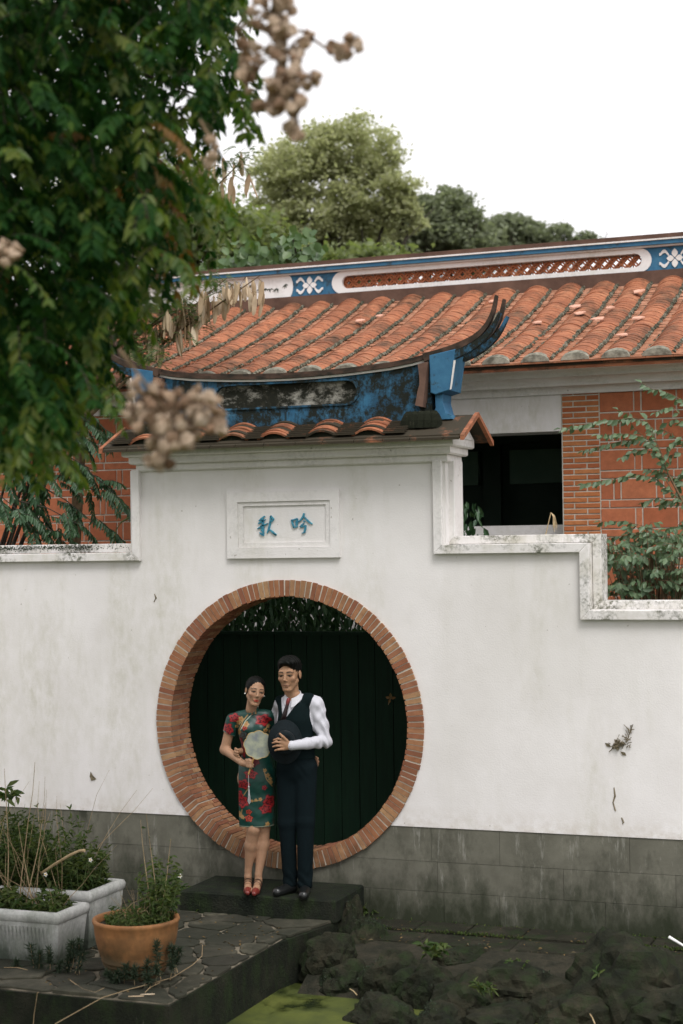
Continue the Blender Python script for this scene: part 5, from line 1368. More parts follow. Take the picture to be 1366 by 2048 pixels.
lv.add(*leaf_geo(np.tile(np.array(c), (4, 1)), np.array([[-1, 0, .3], [1, 0, .2], [0, 0, 1.], [-.4, 0, -1]]), np.tile(np.array([[.2, -1, .2]]), (4, 1)), .045, .024)); lv.build('leaflets', LEAF_RUST, yl); MB().tube([c, c + Vector((-.02, 0, -.05))], .002, 4).build('stalk', DRYSTEM, yl)

# fallen leaves scattered over the paving and the walkway
LIT = mat_leaf('leaf_litter', [(.10, .065, .03), (.16, .11, .05), (.06, .045, .022), (.20, .16, .09)], .1, .8, .15)
lv = Leaves()
for _ in range(420):
    if rng.random() < .6: p = (rng.uniform(-1.2, .38), rng.uniform(-2.8, -.65), -.143)
    else: p = (rng.uniform(.65, 3.1), rng.uniform(-.7, -.03), -.238)
    lv.add(*leaf_geo([p], rng.normal(0, 1, (1, 3)) * np.array([1, 1, .12]), rng.normal(0, .25, (1, 3)) + np.array([0, 0, 1]), rng.uniform(.012, .038), rng.uniform(.006, .016), .2, .2))
mo = lv.build('leaf_litter', LIT, None); stuff(mo); mo['label'] = 'dry brown leaf litter scattered on paving and walkway'; mo['category'] = 'leaf litter'

# moss cushions and tiny weeds on the rocks
mv = Leaves()
for o in [o for o in COL.objects if o.name.startswith('pond_rock')]:
    mw = o.matrix_basis; vs = [mw @ v.co for v in o.data.vertices]; nn = [(mw.to_3x3() @ v.normal) for v in o.data.vertices]
    top = [i for i, n in enumerate(nn) if n.z > .35]
    for _ in range(min(5, len(top) // 60)):
        c = vs[top[rng.integers(0, len(top))]]
        near_ = [i for i in top if (vs[i] - c).length < rng.uniform(.05, .11)]
        for i in near_:
            P = np.array([vs[i]] * 2) + rng.normal(0, .006, (2, 3)); mv.add(*leaf_geo(P, rng.normal(0, .7, (2, 3)) + np.array([0, 0, .8]), rdir(2), rng.uniform(.006, .016, 2), .006))
mo = mv.build('rock_moss', WEEDDK, None); stuff(mo); mo['label'] = 'dark green moss cushions on the pond rocks'; mo['category'] = 'moss'
# ------------------------------------------------------------------ people: implicit bodies and clothes meshed by surface nets
class Field:
    """signed distance grid; bodies and garments are blended from tapered limbs and ellipsoids"""
    def __init__(s, lo, hi, h):
        s.lo = np.array(lo, float); s.h = h; s.n = np.ceil((np.array(hi) - s.lo) / h).astype(int) + 1
        s.d = np.full(s.n, .2, np.float32)
    def _slice(s, a, b):
        i0 = np.clip(np.floor((a - s.lo) / s.h).astype(int), 0, s.n - 1); i1 = np.clip(np.ceil((b - s.lo) / s.h).astype(int) + 1, 1, s.n)
        if (i1 <= i0).any(): return None, None
        ax = [s.lo[k] + s.h * np.arange(i0[k], i1[k]) for k in range(3)]
        return tuple(slice(i0[k], i1[k]) for k in range(3)), np.meshgrid(*ax, indexing='ij')
    def put(s, sl, dist, k, op='add'):
        cur = s.d[sl]
        if op == 'sub': dist = -dist; h = np.clip(.5 - .5 * (dist - cur) / max(k, 1e-5), 0, 1); s.d[sl] = dist * 1 * (1 - h) + cur * h + k * h * (1 - h); return
        h = np.clip(.5 + .5 * (cur - dist) / max(k, 1e-5), 0, 1); s.d[sl] = cur * (1 - h) + dist * h - k * h * (1 - h)
    def cone(s, a, b, ra, rb, k=.02, sy=1.0, op='add'):
        a, b = np.array(a, float), np.array(b, float); R = max(ra, rb) * max(1, sy) + k * 2 + .03
        sl, g = s._slice(np.minimum(a, b) - R, np.maximum(a, b) + R)
        if sl is None: return s
        ab = b - a; L2 = max(float(ab @ ab), 1e-9)
        px, py, pz = g[0] - a[0], (g[1] - a[1]), g[2] - a[2]
        t = np.clip((px * ab[0] + py * ab[1] + pz * ab[2]) / L2, 0, 1)
        dx, dy, dz = px - t * ab[0], (py - t * ab[1]) / sy, pz - t * ab[2]
        s.put(sl, np.sqrt(dx * dx + dy * dy + dz * dz) - (ra + (rb - ra) * t), k, op); return s
    def ell(s, c, r, k=.02, R=None, op='add'):
        c = np.array(c, float); r = np.array(r, float); m = r.max() + k * 2 + .03
        sl, g = s._slice(c - m, c + m)
        if sl is None: return s
        p = np.stack([g[i] - c[i] for i in range(3)], -1)
        if R is not None: p = p @ R            # R columns: local axes in field space
        q = np.linalg.norm(p / r, axis=-1); s.put(sl, (q - 1) * r.min() * np.where(q > 1, 1, 1), k, op); return s
    def each(s, fn):
        ax = [s.lo[k] + s.h * np.arange(s.n[k]) for k in range(3)]; g = np.meshgrid(*ax, indexing='ij', sparse=True)
        s.d = fn(s.d, g).astype(np.float32); return s
    def mesh(s):
        d = s.d.copy(); d[0], d[-1], d[:, 0], d[:, -1], d[:, :, 0], d[:, :, -1] = (.05,) * 6
        ins = d < 0; n = s.n
        c = [ins[i:n[0] - 1 + i, j:n[1] - 1 + j, k:n[2] - 1 + k] for i in (0, 1) for j in (0, 1) for k in (0, 1)]
        cnt = sum(x.astype(np.int8) for x in c); act = (cnt > 0) & (cnt < 8); idx = np.argwhere(act)
        vid = np.full(act.shape, -1, np.int32); vid[act] = np.arange(len(idx)); acc = np.zeros((len(idx), 3)); w = np.zeros(len(idx))
        off = [(i, j, k) for i in (0, 1) for j in (0, 1) for k in (0, 1)]
        for a in range(8):
            for b in range(a + 1, 8):
                df = np.abs(np.array(off[a]) - np.array(off[b]))
                if df.sum() != 1: continue
                da = d[tuple((idx + off[a]).T)]; db = d[tuple((idx + off[b]).T)]; x = (da < 0) != (db < 0)
                t = np.where(x, da / np.where(x, da - db, 1), 0)[:, None]
                acc += np.where(x[:, None], np.array(off[a]) * (1 - t) + np.array(off[b]) * t, 0); w += x
        V = s.lo + (idx + acc / np.maximum(w, 1)[:, None]) * s.h
        F = []
        for ax in range(3):
            u, v = (ax + 1) % 3, (ax + 2) % 3
            sl0 = [slice(1, n[k] - 1) for k in range(3)]; sl0[ax] = slice(0, n[ax] - 1); sl1 = list(sl0); sl1[ax] = slice(1, n[ax])
            A, B = ins[tuple(sl0)], ins[tuple(sl1)]
            e = np.argwhere(A != B); flip = A[tuple(e.T)]; base = e.copy()
            for k in range(3): base[:, k] += sl0[k].start
            def q(du, dv):
                p = base.copy(); p[:, u] -= du; p[:, v] -= dv; return vid[tuple(p.T)]
            f = np.stack([q(1, 1), q(0, 1), q(0, 0), q(1, 0)], 1); f[~flip] = f[~flip][:, ::-1]; F.append(f)
        F = np.concatenate(F); F = F[(F >= 0).all(1)]
        # one light smoothing pass
        for _ in range(2):
            S = np.zeros_like(V); C = np.zeros(len(V))
            for i in range(4):
                a, b = F[:, i], F[:, (i + 1) % 4]; np.add.at(S, a, V[b]); np.add.at(C, a, 1); np.add.at(S, b, V[a]); np.add.at(C, b, 1)
            V = V * .5 + S / np.maximum(C, 1)[:, None] * .5
        return V, F
def vcol_obj(name, V, F, colr, mat, parent):
    me = npmesh(name, V, F, mat, True)
    at_ = me.color_attributes.new('col', 'FLOAT_COLOR', 'POINT'); c = np.ones((len(V), 4), np.float32); c[:, :3] = colr
    at_.data.foreach_set('color', c.ravel()); return link(name, me, parent)
def mat_vcol(name, rough, spec, sss=0.0, bump=0.0, bs=200, sheen=0.0, var=0.12):
    k = NT(name); a = k.n('ShaderNodeVertexColor'); a.layer_name = 'col'
    c = k.mix(k.ramp(k.noise(60, 4, .7, k.tc), [(.3, 0.0), (.7, var)]), a.outputs[0], (.0, .0, .0))
    k.base(c, rough, spec)
    if sss: k.b.inputs['Subsurface Weight'].default_value = sss; k.b.inputs['Subsurface Radius'].default_value = (.012, .005, .003); k.b.inputs['Subsurface Scale'].default_value = .5
    if sheen: k.b.inputs['Sheen Weight'].default_value = sheen
    if bump: k.bump(k.noise(bs, 4, .6, k.tc), bump, .002)
    return k.m
SKIN = mat_vcol('skin', .55, .25, .12, .15, 300, 0, .15)
SILK = mat_vcol('silk_brocade', .42, .35, 0, .12, 250, 0, .1)
WOOL = mat_vcol('navy_wool', .9, .08, 0, .3, 400, 0, .25)
COTTON = mat_vcol('white_cotton', .8, .2, 0, .25, 300, 0, .06)
LEATHER = mat_vcol('leather', .28, .5, 0, .05, 100, 0, .2)
HAIRM = mat_vcol('black_hair', .5, .12, 0, .6, 120, 0, .3)
SATIN = mat_vcol('tie_satin', .5, .4, 0, .1, 200, 0, .2)

class Figure:
    def __init__(s, label, px, py, name='person'):
        s.o = thing(name, label, 'person', None, atZ(px, py, 0.0)); s.root = Vector(s.o.location); s.o.rotation_euler = (0, 0, TH)
        s.fh = Vector((-math.sin(TH), math.cos(TH), 0)); s.rh = Vector((math.cos(TH), math.sin(TH), 0))
    def L(s, px, py, dy=0.0):
        """picture landmark + depth towards (-) or away (+) from the front plane of the figure -> figure coordinates"""
        d = pixray(px, py); t = (dy - (CAM - s.root).dot(s.fh)) / d.dot(s.fh); p = CAM + d * t - s.root
        return np.array([p.dot(s.rh), dy, p.z])
def rot_head(yaw, pitch, roll):
    m = Matrix.Rotation(yaw, 3, 'Z') @ Matrix.Rotation(pitch, 3, 'X') @ Matrix.Rotation(roll, 3, 'Y'); return np.array(m)
def add_head(f, hc, R, sc, female):
    def T(p): return hc + R @ (np.array(p) * sc)
    def E(c, r, k=.012, op='add'): f.ell(T(c), np.array(r) * sc, k, R, op)
    def Cn(a, b, ra, rb, k=.010, op='add'): f.cone(T(a), T(b), ra * sc, rb * sc, k, 1.0, op)
    E((0, .014, .036), (.072, .090, .076), .01); E((0, -.032, -.026), (.051 if female else .055, .056, .076), .03)
    E((0, -.064, -.098), (.016 if female else .021, .016, .015), .02)
    for q in (-1, 1):
        Cn((q * .047, .008, -.045), (q * .017, -.053, -.097), .016, .012, .022)
        E((q * .040, -.058, -.022), (.020, .019, .017), .018)
        E((q * .0305, -.101, .001), (.0185, .017, .0115), .008, 'sub')
        E((q * .0305, -.0725, .000), (.0155, .013, .0092), .003)
        Cn((q * .016, -.082, .0085), (q * .0455, -.0725, .0070), .0034, .0030, .003)
        E((q * .0095, -.096, -.0325), (.0062, .0085, .0058), .005)
        E((q * (.070 if female else .074), .014, -.004), (.008, .016 if female else .020, .026 if female else .030), .005)
    Cn((-.040, -.073, .021), (.040, -.073, .021), .011 if female else .0135, .011 if female else .0135, .014)
    Cn((0, -.082, .014), (0, -.104, -.026), .0058, .0088, .009)
    Cn((-.020, -.079, -.0605), (0, -.0865, -.0600), .0035, .0050, .005); Cn((.020, -.079, -.0605), (0, -.0865, -.0600), .0035, .0050, .005)
    Cn((-.013, -.081, -.0705), (.013, -.081, -.0705), .0058, .0058, .005)
    Cn((0, .022, -.06), (0, .032, -.15), .044 if female else .050, .043 if female else .050, .02)
def head_colours(V, col, hc, R, sc, female):
    q = (V - hc) @ R / sc; x, y, z = q[:, 0], q[:, 1], q[:, 2]; near = (np.abs(x) < .1) & (np.abs(z) < .15) & (y < -.02); ax = np.abs(x)
    def soft(m, k, w): col[:] = col * (1 - (m * w * near)[:, None]) + np.array(k) * (m * w * near)[:, None]
    zl = z + .0655
    up = np.clip(1 - np.abs(zl - .0035) / (.0050 - ax * .09), 0, 1) ** .5 * (ax < .021); lo = np.clip(1 - np.abs(zl + .0045) / (.0062 - ax * .20), 0, 1) ** .5 * (ax < .0175)
    soft(np.maximum(np.nan_to_num(up), np.nan_to_num(lo)), (.50, .030, .022) if female else (.36, .175, .125), .95 if female else .6)
    soft(np.exp(-((zl - .0005 + ax * .02) / .0015) ** 2) * (ax < .0205), (.06, .02, .018), .95)
    soft(np.exp(-(((ax - .040) / .018) ** 2 + ((z + .026) / .018) ** 2)), (.46, .20, .14), .28 if female else .15)
    zb = (.0235 if female else .0225) + .16 * (ax - .012) - np.clip(ax - .038, 0, 1) * .55
    soft(np.clip(1.3 - np.abs(z - zb) / ((.0046 if female else .0064) * np.clip(1.25 - ax * 13, .35, 1)), 0, 1) * (ax > .0115) * (ax < .0525), (.012, .009, .008), .95)
    e = ((ax - .0305) / .0160) ** 2 + ((z - .0005) / (.0054 * (1 - .25 * (ax - .0305) / .015))) ** 2
    soft((e < 1) * 1.0, (.20, .165, .14), .9); soft((e < 1.05) * (np.hypot(ax - .0305, (z - .001)) < .0072), (.008, .006, .005), 1.0)
    zu = .0050 - ((ax - .0305) / .0165) ** 2 * .0048
    soft(np.exp(-((z - zu) / .0026) ** 2) * (np.abs(ax - .0312) < .0172), (.016, .011, .009), .95)
    soft(np.exp(-((z + .0052 - ((ax - .0305) / .0165) ** 2 * .0035) / .0012) ** 2) * (np.abs(ax - .0305) < .015), (.10, .05, .035), .5)
    soft(np.exp(-(((ax - .0075) / .0030) ** 2 + ((z + .0380) / .0022) ** 2)) * (y < -.08), (.03, .015, .012), .95)
def join(A, B): return np.concatenate([A[0], B[0]]), np.concatenate([A[1], B[1] + len(A[0])])
def head_mesh(hc, R, sc, female):
    fh = Field(hc - np.array([.11, .15, .19]) * sc, hc + np.array([.11, .15, .14]) * sc, .0021); add_head(fh, hc, R, sc, female)
    fh.each(lambda d, g: np.maximum(d, (hc[2] - .172 * sc) - g[2] + 0 * g[0])); return fh.mesh()
def strands(V, amp, fx, seed):
    return amp * np.sin(V[:, 0] * fx + 3 * np.sin(V[:, 2] * 40 + seed) + V[:, 1] * fx * .7)

# ---------------- the man
man = Figure('man in white shirt, dark waistcoat and trousers holding a hat inside the round gate', 596, 1788)
L = man.L; H = .0042
f = Field((-.55, -.42, -.02), (.34, .34, 1.80), H)
mhc = L(578.5, 1349, -.035); mR = rot_head(-.30, .04, -.03); msc = 1.06
nb = L(588, 1395, 0)
f.cone(L(588, 1418, 0), L(590, 1440, 0), .10, .115, .04, .7).cone(L(585, 1388, -.01), L(560, 1410, .06), .034, .028, .03).cone(L(586, 1388, -.01), L(618, 1406, .0), .036, .030, .03).cone(L(590, 1440, 0), L(592, 1500, 0), .118, .108, .04, .7).cone(L(592, 1500, 0), L(594, 1528, .01), .11, .122, .04, .75)
f.cone(L(567, 1412, .09), L(626, 1406, .0), .042, .042, .04)
f.cone(L(634, 1411, 0), L(650, 1482, -.02), .042, .030, .02).cone(L(650, 1482, -.02), L(584, 1491, -.225), .030, .027, .02)
# his left hand on the hat: palm, four fingers of different lengths, thumb rising from the side
f.cone(L(582, 1491, -.226), L(572, 1490, -.236), .026, .028, .012, .7).cone(L(573, 1488, -.238), L(564, 1485, -.245), .026, .018, .012, .65).cone(L(573, 1494, -.236), L(565, 1497, -.240), .024, .016, .012, .65)
for a, b, c in [((566, 1480), (556, 1477.5), (547.5, 1480)), ((565, 1486), (553, 1484), (545, 1486)), ((565, 1492), (554, 1491.5), (546, 1493.5)), ((567, 1498), (557, 1499), (550, 1501))]:
    f.cone(L(*a, -.246), L(*b, -.254), .0098, .0088, .006).cone(L(*b, -.254), L(*c, -.240), .0088, .0072, .005)
f.cone(L(574, 1482, -.243), L(566, 1474, -.258), .0125, .0105, .008).cone(L(566, 1474, -.258), L(559.5, 1467.5, -.256), .0105, .008, .005)
# his right arm round the woman's back, fingers at her waist
f.cone(L(563, 1418, .13), L(536, 1475, .25), .040, .036, .02).cone(L(536, 1475, .25), L(486, 1502, .12), .036, .027, .02)
f.cone(L(486, 1502, .11), L(474, 1504, .045), .026, .022, .01)
for i, (x, y) in enumerate([(473.5, 1498), (471.5, 1503), (472, 1508), (474, 1512)]): f.cone(L(472 - 1, y - 1, .05), L(x - 2, y, .0), .0095, .009, .005).cone(L(x - 2, y, .0), L(x + 4, y + 2, -.03), .009, .0075, .005)
# legs and feet inside the trousers
for hip, kn, an in (((612, 1530, 0), (611, 1642, -.03), (610, 1764, -.01)), ((576, 1530, .02), (574, 1645, .01), (581, 1760, .05))):
    f.cone(L(*hip), L(*kn), .072, .050, .02).cone(L(*kn), L(*an), .050, .036, .02)
def foot(F_, ankle, heel, toe, rh, rt, k=.015): F_.cone(ankle, heel, rh * 1.05, rh, k).cone(heel, toe, rh, rt, k, 1.0)
fl = np.array([L(611, 1786, -.02)[0], -.005, .04]); ft = fl + np.array([-.01, -.19, -.012]); fl2 = np.array([L(584, 1780, 0)[0], .055, .04]); ft2 = fl2 + np.array([-.105, -.12, -.012])
foot(f, L(610, 1764, -.01), fl, ft, .034, .028); foot(f, L(581, 1760, .05), fl2, ft2, .034, .028)
V, F = join(f.mesh(), head_mesh(mhc, mR, msc, False)); col = np.tile(np.array([[.345, .195, .115]]), (len(V), 1)); head_colours(V, col, mhc, mR, msc, False)
vcol_obj('body', V, F, col, SKIN, man.o)
# hair: swept up from the forehead, short at the sides
f = Field(mhc - .15, mhc + .17, .0026)
def T(p): return mhc + mR @ (np.array(p) * msc)
f.ell(T((0, .022, .046)), np.array((.0795, .0955, .080)) * msc, .01, mR).ell(T((.006, -.012, .085)), np.array((.066, .078, .040)) * msc, .03, mR).ell(T((.018, -.062, .088)), np.array((.042, .026, .020)) * msc, .02, mR)
f.ell(T((0, .075, -.02)), np.array((.062, .04, .055)) * msc, .02, mR)
hr_ = np.random.default_rng(3)
f.ell(T((-.004, -.108, -.020)), np.array((.072, .080, .098)) * msc, .012, mR, 'sub')
for q in (-1, 1): f.ell(T((q * .085, -.012, -.038)), np.array((.03, .045, .062)) * msc, .008, mR, 'sub')
for i in range(34):      # loose locks swept up and to the side
    a_ = hr_.uniform(-.055, .06); b_ = hr_.uniform(-.075, .06); z_ = .112 - .9 * a_ * a_ / .06 - .3 * (b_ + .01) ** 2 / .06
    p_ = np.array((a_, b_, z_ - .012)); f.cone(T(p_), T(p_ + np.array((hr_.uniform(.008, .026), hr_.uniform(.01, .03), hr_.uniform(.006, .018)))), .011 * msc, .003, .005)
f.each(lambda d, g: np.maximum(d, -(g[2] - (mhc[2] - .075)) * 1.0))
V, F = f.mesh(); V = V + strands(V, .0026, 190, 1)[:, None] * norm(V - mhc)
vcol_obj('hair', V, F, np.tile(np.array([[.0035, .0042, .0036]]), (len(V), 1)), HAIRM, man.o)
# shirt
f = Field((-.30, -.34, .90), (.34, .30, 1.52), .0036)
f.cone(L(588, 1424, 0), L(590, 1440, 0), .116, .128, .03, .74).cone(L(585, 1396, -.01), L(562, 1409, .06), .044, .044, .02).cone(L(587, 1396, -.01), L(618, 1404, .0), .044, .046, .02).cone(L(590, 1440, 0), L(592, 1500, 0), .128, .118, .03, .74)
f.cone(L(562, 1409, .09), L(628, 1405, .0), .052, .054, .03)
f.cone(L(632, 1412, 0), L(641, 1450, -.005), .060, .058, .02).cone(L(641, 1450, -.005), L(652, 1483, -.02), .056, .045, .015)
f.cone(L(652, 1482, -.02), L(615, 1487, -.13), .045, .041, .015).cone(L(615, 1487, -.13), L(588, 1490.5, -.212), .041, .033, .012)
f.cone(L(588, 1490.5, -.212), L(582.5, 1491, -.228), .034, .034, .004)
f.cone(L(561, 1416, .12), L(535, 1475, .24), .055, .050, .02).cone(L(532, 1475, .23), L(492, 1500, .13), .048, .036, .02)
f.cone(L(583, 1370, -.03), L(586, 1392, -.016), .056, .052, .003, 1.0, 'sub')
def folds(d, g):
    x, y, z = g; return d + (.0045 * np.sin(z * 60 + x * 70 + 2.5 * np.sin(x * 33 + y * 20)) * np.exp(-((x - .20) / .07) ** 2) + .0026 * np.sin(x * 75 - z * 22 + 3 * np.sin(z * 17 + y * 9)) + .0016 * np.sin(x * 91 + z * 63 + y * 40)) * np.clip((x - .05) * 10, 0, 1)
f.each(folds); V, F = f.mesh()
vcol_obj('shirt', V, F, np.tile(np.array([[.52, .52, .565]]), (len(V), 1)), COTTON, man.o)
# folded collar with two points
def collar_mesh(name, c, rx, ry, h, flare, yaw, tip, gap, mat, colr, parent):
    rings = []; A = np.linspace(gap, 2 * math.pi - gap, 49)
    for a in A:
        fr = max(0.0, math.cos(a)) ** 3; b = a + yaw
        d = np.array([math.sin(b), -math.cos(b), 0]); ztop = h * (.55 - .45 * math.cos(a)) * 1.0 - .012 * fr
        top = c + d * np.array([rx, ry, 0]) + np.array([0, 0, ztop]); out = c + d * np.array([rx + flare, ry + flare, 0]) * (1 + .10 * fr) + np.array([0, 0, ztop - h * .72 - tip * fr])
        inn = c + d * np.array([rx - .003, ry - .003, 0]) + np.array([0, 0, ztop - h * 1.0]); t2 = top + d * .002 + np.array([0, 0, .003])
        rings.append([inn, t2 - d * .004, t2, out, out - d * .004 - np.array([0, 0, .001]), top - np.array([0, 0, .004])])
    m = MB().loft(rings, cap=True); me = m.mesh(name, mat); bm = bmesh.new(); bm.from_mesh(me); bmesh.ops.recalc_face_normals(bm, faces=bm.faces[:]); bm.to_mesh(me); bm.free()
    ca = me.color_attributes.new('col', 'FLOAT_COLOR', 'POINT'); ca.data.foreach_set('color', np.tile(np.array(list(colr) + [1.0], np.float32), len(me.vertices))); return link(name, me, parent)
collar_mesh('collar', L(586, 1394, -.016), .056, .060, .046, .018, -.28, .030, .12, COTTON, (.56, .56, .60), man.o)
# waistcoat: torso shell with v-neck, cut at the armholes
f = Field((-.30, -.22, .82), (.30, .24, 1.56), H)
f.cone(L(588, 1424, .0), L(590, 1440, 0), .124, .137, .03, .76).cone(L(587, 1400, -.005), L(617, 1403, .0), .046, .054, .02).cone(L(583, 1400, .01), L(562, 1408, .06), .046, .050, .02).cone(L(590, 1440, 0), L(591, 1490, 0), .137, .129, .03, .76).cone(L(591, 1490, 0), L(593, 1515, .005), .129, .140, .03, .78)
f.cone(L(562, 1405, .07), L(617, 1401, .0), .050, .052, .03)
va, vb, vc = L(560, 1372, 0), L(615, 1378, 0), L(566.5, 1441, 0)
hem = L(592, 1516, 0)[2]; ar = L(641, 1424, 0); al = L(541, 1426, 0)
def vest(d, g):
    x, y, z = g
    def half(p, q): return (x - p[0]) * (q[2] - p[2]) - (z - p[2]) * (q[0] - p[0])
    def e(p, q): L_ = math.hypot(q[0] - p[0], q[2] - p[2]); return half(p, q) / L_
    tri = np.maximum(np.maximum(-e(va, vb), -e(vb, vc)), -e(vc, va)); tri2 = np.maximum(np.maximum(e(va, vb), e(vb, vc)), e(vc, va))
    cutv = np.minimum(tri, tri2); cutv = np.where(y < .03, cutv, .2)
    arm = np.minimum(np.sqrt(((x - ar[0]) / 1.0) ** 2 + ((z - ar[2]) / 1.9) ** 2 + 0 * y) - .078, np.sqrt((x - al[0]) ** 2 + ((z - al[2]) / 1.9) ** 2 + 0 * y) - .058)
    return np.maximum(np.maximum(np.maximum(d, -cutv), -arm), hem - z + 0 * x)
f.each(vest); f.cone(L(583, 1372, -.03), L(586, 1396, -.012), .074, .074, .003, 1.0, 'sub')
V, F = f.mesh(); vcol_obj('waistcoat', V, F, np.tile(np.array([[.0045, .0105, .0115]]), (len(V), 1)), WOOL, man.o)
# tie, red at the knot turning dark below
tm = MB(); tp = [(577, 1396, -.115), (576, 1402, -.118), (574, 1412, -.121), (570, 1426, -.123), (566, 1441, -.124)]; tw_ = [.010, .015, .013, .017, .020]
rings = []
for (a, b, dy), w in zip(tp, tw_): c = L(a, b, dy); rings.append([(c[0] - w, dy, c[2]), (c[0], dy - .008, c[2]), (c[0] + w, dy, c[2]), (c[0], dy + .012, c[2])])
tm.loft(rings); me = tm.mesh('tie', SATIN); me.polygons.foreach_set('use_smooth', [True] * len(me.polygons))
ca = me.color_attributes.new('col', 'FLOAT_COLOR', 'POINT')
for i, d_ in enumerate(ca.data): d_.color = ((.17, .014, .014, 1) if i < 8 else (.016, .006, .008, 1))
link('tie', me, man.o)
# trousers
f = Field((-.26, -.20, .03), (.26, .26, 1.12), H)
f.cone(L(592, 1508, 0), L(594, 1530, .008), .126, .138, .03, .78)
f.cone(L(611, 1535, .0), L(611, 1642, -.03), .088, .066, .03).cone(L(611, 1642, -.03), L(610, 1768, -.015), .066, .056, .02)
f.cone(L(577, 1535, .02), L(574, 1645, .01), .088, .064, .03).cone(L(574, 1645, .01), L(581, 1764, .05), .064, .054, .02)
zc = L(610, 1781, 0)[2]
def tro(d, g):
    x, y, z = g; w = np.exp(-((z - .10) / .08) ** 2) * .004 + np.exp(-((z - .92) / .10) ** 2) * .002
    return np.maximum(d + w * np.sin(z * 62 + x * 35 + 3 * np.sin(x * 30 + y * 22 + z * 8)) + .0018 * np.sin(x * 48 + 2 * np.sin(z * 7)), .045 - z + 0 * x)
f.each(tro); V, F = f.mesh(); vcol_obj('trousers', V, F, np.tile(np.array([[.0045, .0095, .0115]]), (len(V), 1)), WOOL, man.o)
for fl_, ft_ in ((fl, ft), (fl2, ft2)):
    f = Field(np.minimum(fl_, ft_) - .09, np.maximum(fl_, ft_) + .09, .0045)
    f.cone(fl_, ft_, .041, .036, .01).cone(fl_ + np.array([0, 0, .03]), fl_, .038, .04, .01); f.each(lambda d, g: np.maximum(d, .002 - g[2] + 0 * g[0]))
    V, F = f.mesh(); vcol_obj('shoe', V, F, np.tile(np.array([[.010, .011, .011]]), (len(V), 1)), LEATHER, man.o)
# the hat he holds: oval brim flat against him, creased crown towards us
hat = thing('felt_hat', 'dark felt hat held against the waistcoat by the man', 'hat', None, man.o.location); hat.rotation_euler = (0, 0, TH)
FELT = simple('navy_felt', (.0022, .0055, .007), (.004, .009, .0115), 40, .95, .3)
hc = L(570, 1484, -.158); m = MB(); rings = []
for r, y in ((.001, .012), (.10, .012), (1.0, .0), (1.03, -.006), (1.0, -.010), (.62, -.014), (.60, -.05), (.55, -.068), (.42, -.070), (.25, -.060), (.001, -.052)):
    rings.append([(hc[0] + .121 * r * math.cos(a), hc[1] + y - .010 * (r > .9) * math.cos(2 * a), hc[2] + .156 * r * math.sin(a) * (1 if r > .7 else .86)) for a in np.linspace(0, 2 * math.pi, 37)[:-1]])
m.loft(rings); m.build('brim_and_crown', FELT, hat, smooth=True)
m = MB(); m.loft([[(hc[0] + .0765 * r * math.cos(a), hc[1] + y, hc[2] + .0855 * r * math.sin(a)) for a in np.linspace(0, 2 * math.pi, 37)[:-1]] for r, y in ((.99, -.012), (1.01, -.014), (1.0, -.034), (.97, -.036))], cap=False)
m.build('band', simple('black_ribbon', (.006, .008, .010), (.010, .012, .014), 40, .5, 0), hat)

# ---------------- the woman
wom = Figure('woman in green floral dress holding a round fan inside the round gate', 506, 1783)
L = wom.L
f = Field((-.30, -.34, -.02), (.56, .34, 1.66), H)
whc = L(510.5, 1382, -.045); wR = rot_head(.28, .04, .17); wsc = .945
f.cone(L(504, 1420, .0), L(504, 1434, .01), .036, .050, .03, .9)
f.cone(L(503, 1452, 0), L(508, 1465, 0), .092, .10, .03, .72).cone(L(508, 1465, 0), L(513, 1497, 0), .098, .085, .03, .75).cone(L(513, 1497, 0), L(511, 1555, .01), .088, .135, .03, .72)
f.cone(L(467, 1437, .01), L(538, 1432, .01), .036, .036, .03)
f.cone(L(464, 1440, .01), L(450, 1499, .02), .040, .035, .02).cone(L(450, 1499, .02), L(485, 1526, -.155), .036, .0235, .02)
# right hand closed round the fan handle
f.cone(L(485, 1526, -.158), L(494, 1527.5, -.185), .0235, .026, .01, .75)
for i, (y0, x1, y1) in enumerate([(1521.5, 505, 1525), (1525.5, 507, 1529.5), (1529.5, 506, 1534), (1533, 502.5, 1537)]):
    f.cone(L(494, y0, -.205), L(501, (y0 + y1) / 2 - 1, -.222), .0088, .0085, .005).cone(L(501, (y0 + y1) / 2 - 1, -.222), L(x1, y1, -.205), .0085, .0068, .004)
f.cone(L(492, 1520, -.19), L(499, 1519, -.215), .0105, .009, .006).cone(L(499, 1519, -.215), L(505, 1521.5, -.215), .009, .0072, .004)
# left arm behind his back, fingertips at his hip
f.cone(L(541, 1436, .05), L(566, 1492, .24), .038, .034, .02).cone(L(566, 1492, .24), L(620, 1516, .20), .033, .023, .02).cone(L(620, 1516, .20), L(630, 1519, .15), .022, .02, .01)
for x, y in [(635.5, 1519), (636.5, 1525), (635.5, 1530), (634, 1534)]: f.cone(L(631, y - 5, .145), L(x, y - 2, .085), .009, .0085, .005).cone(L(x, y - 2, .085), L(x - 1.5, y + 3, .03), .0085, .007, .004)
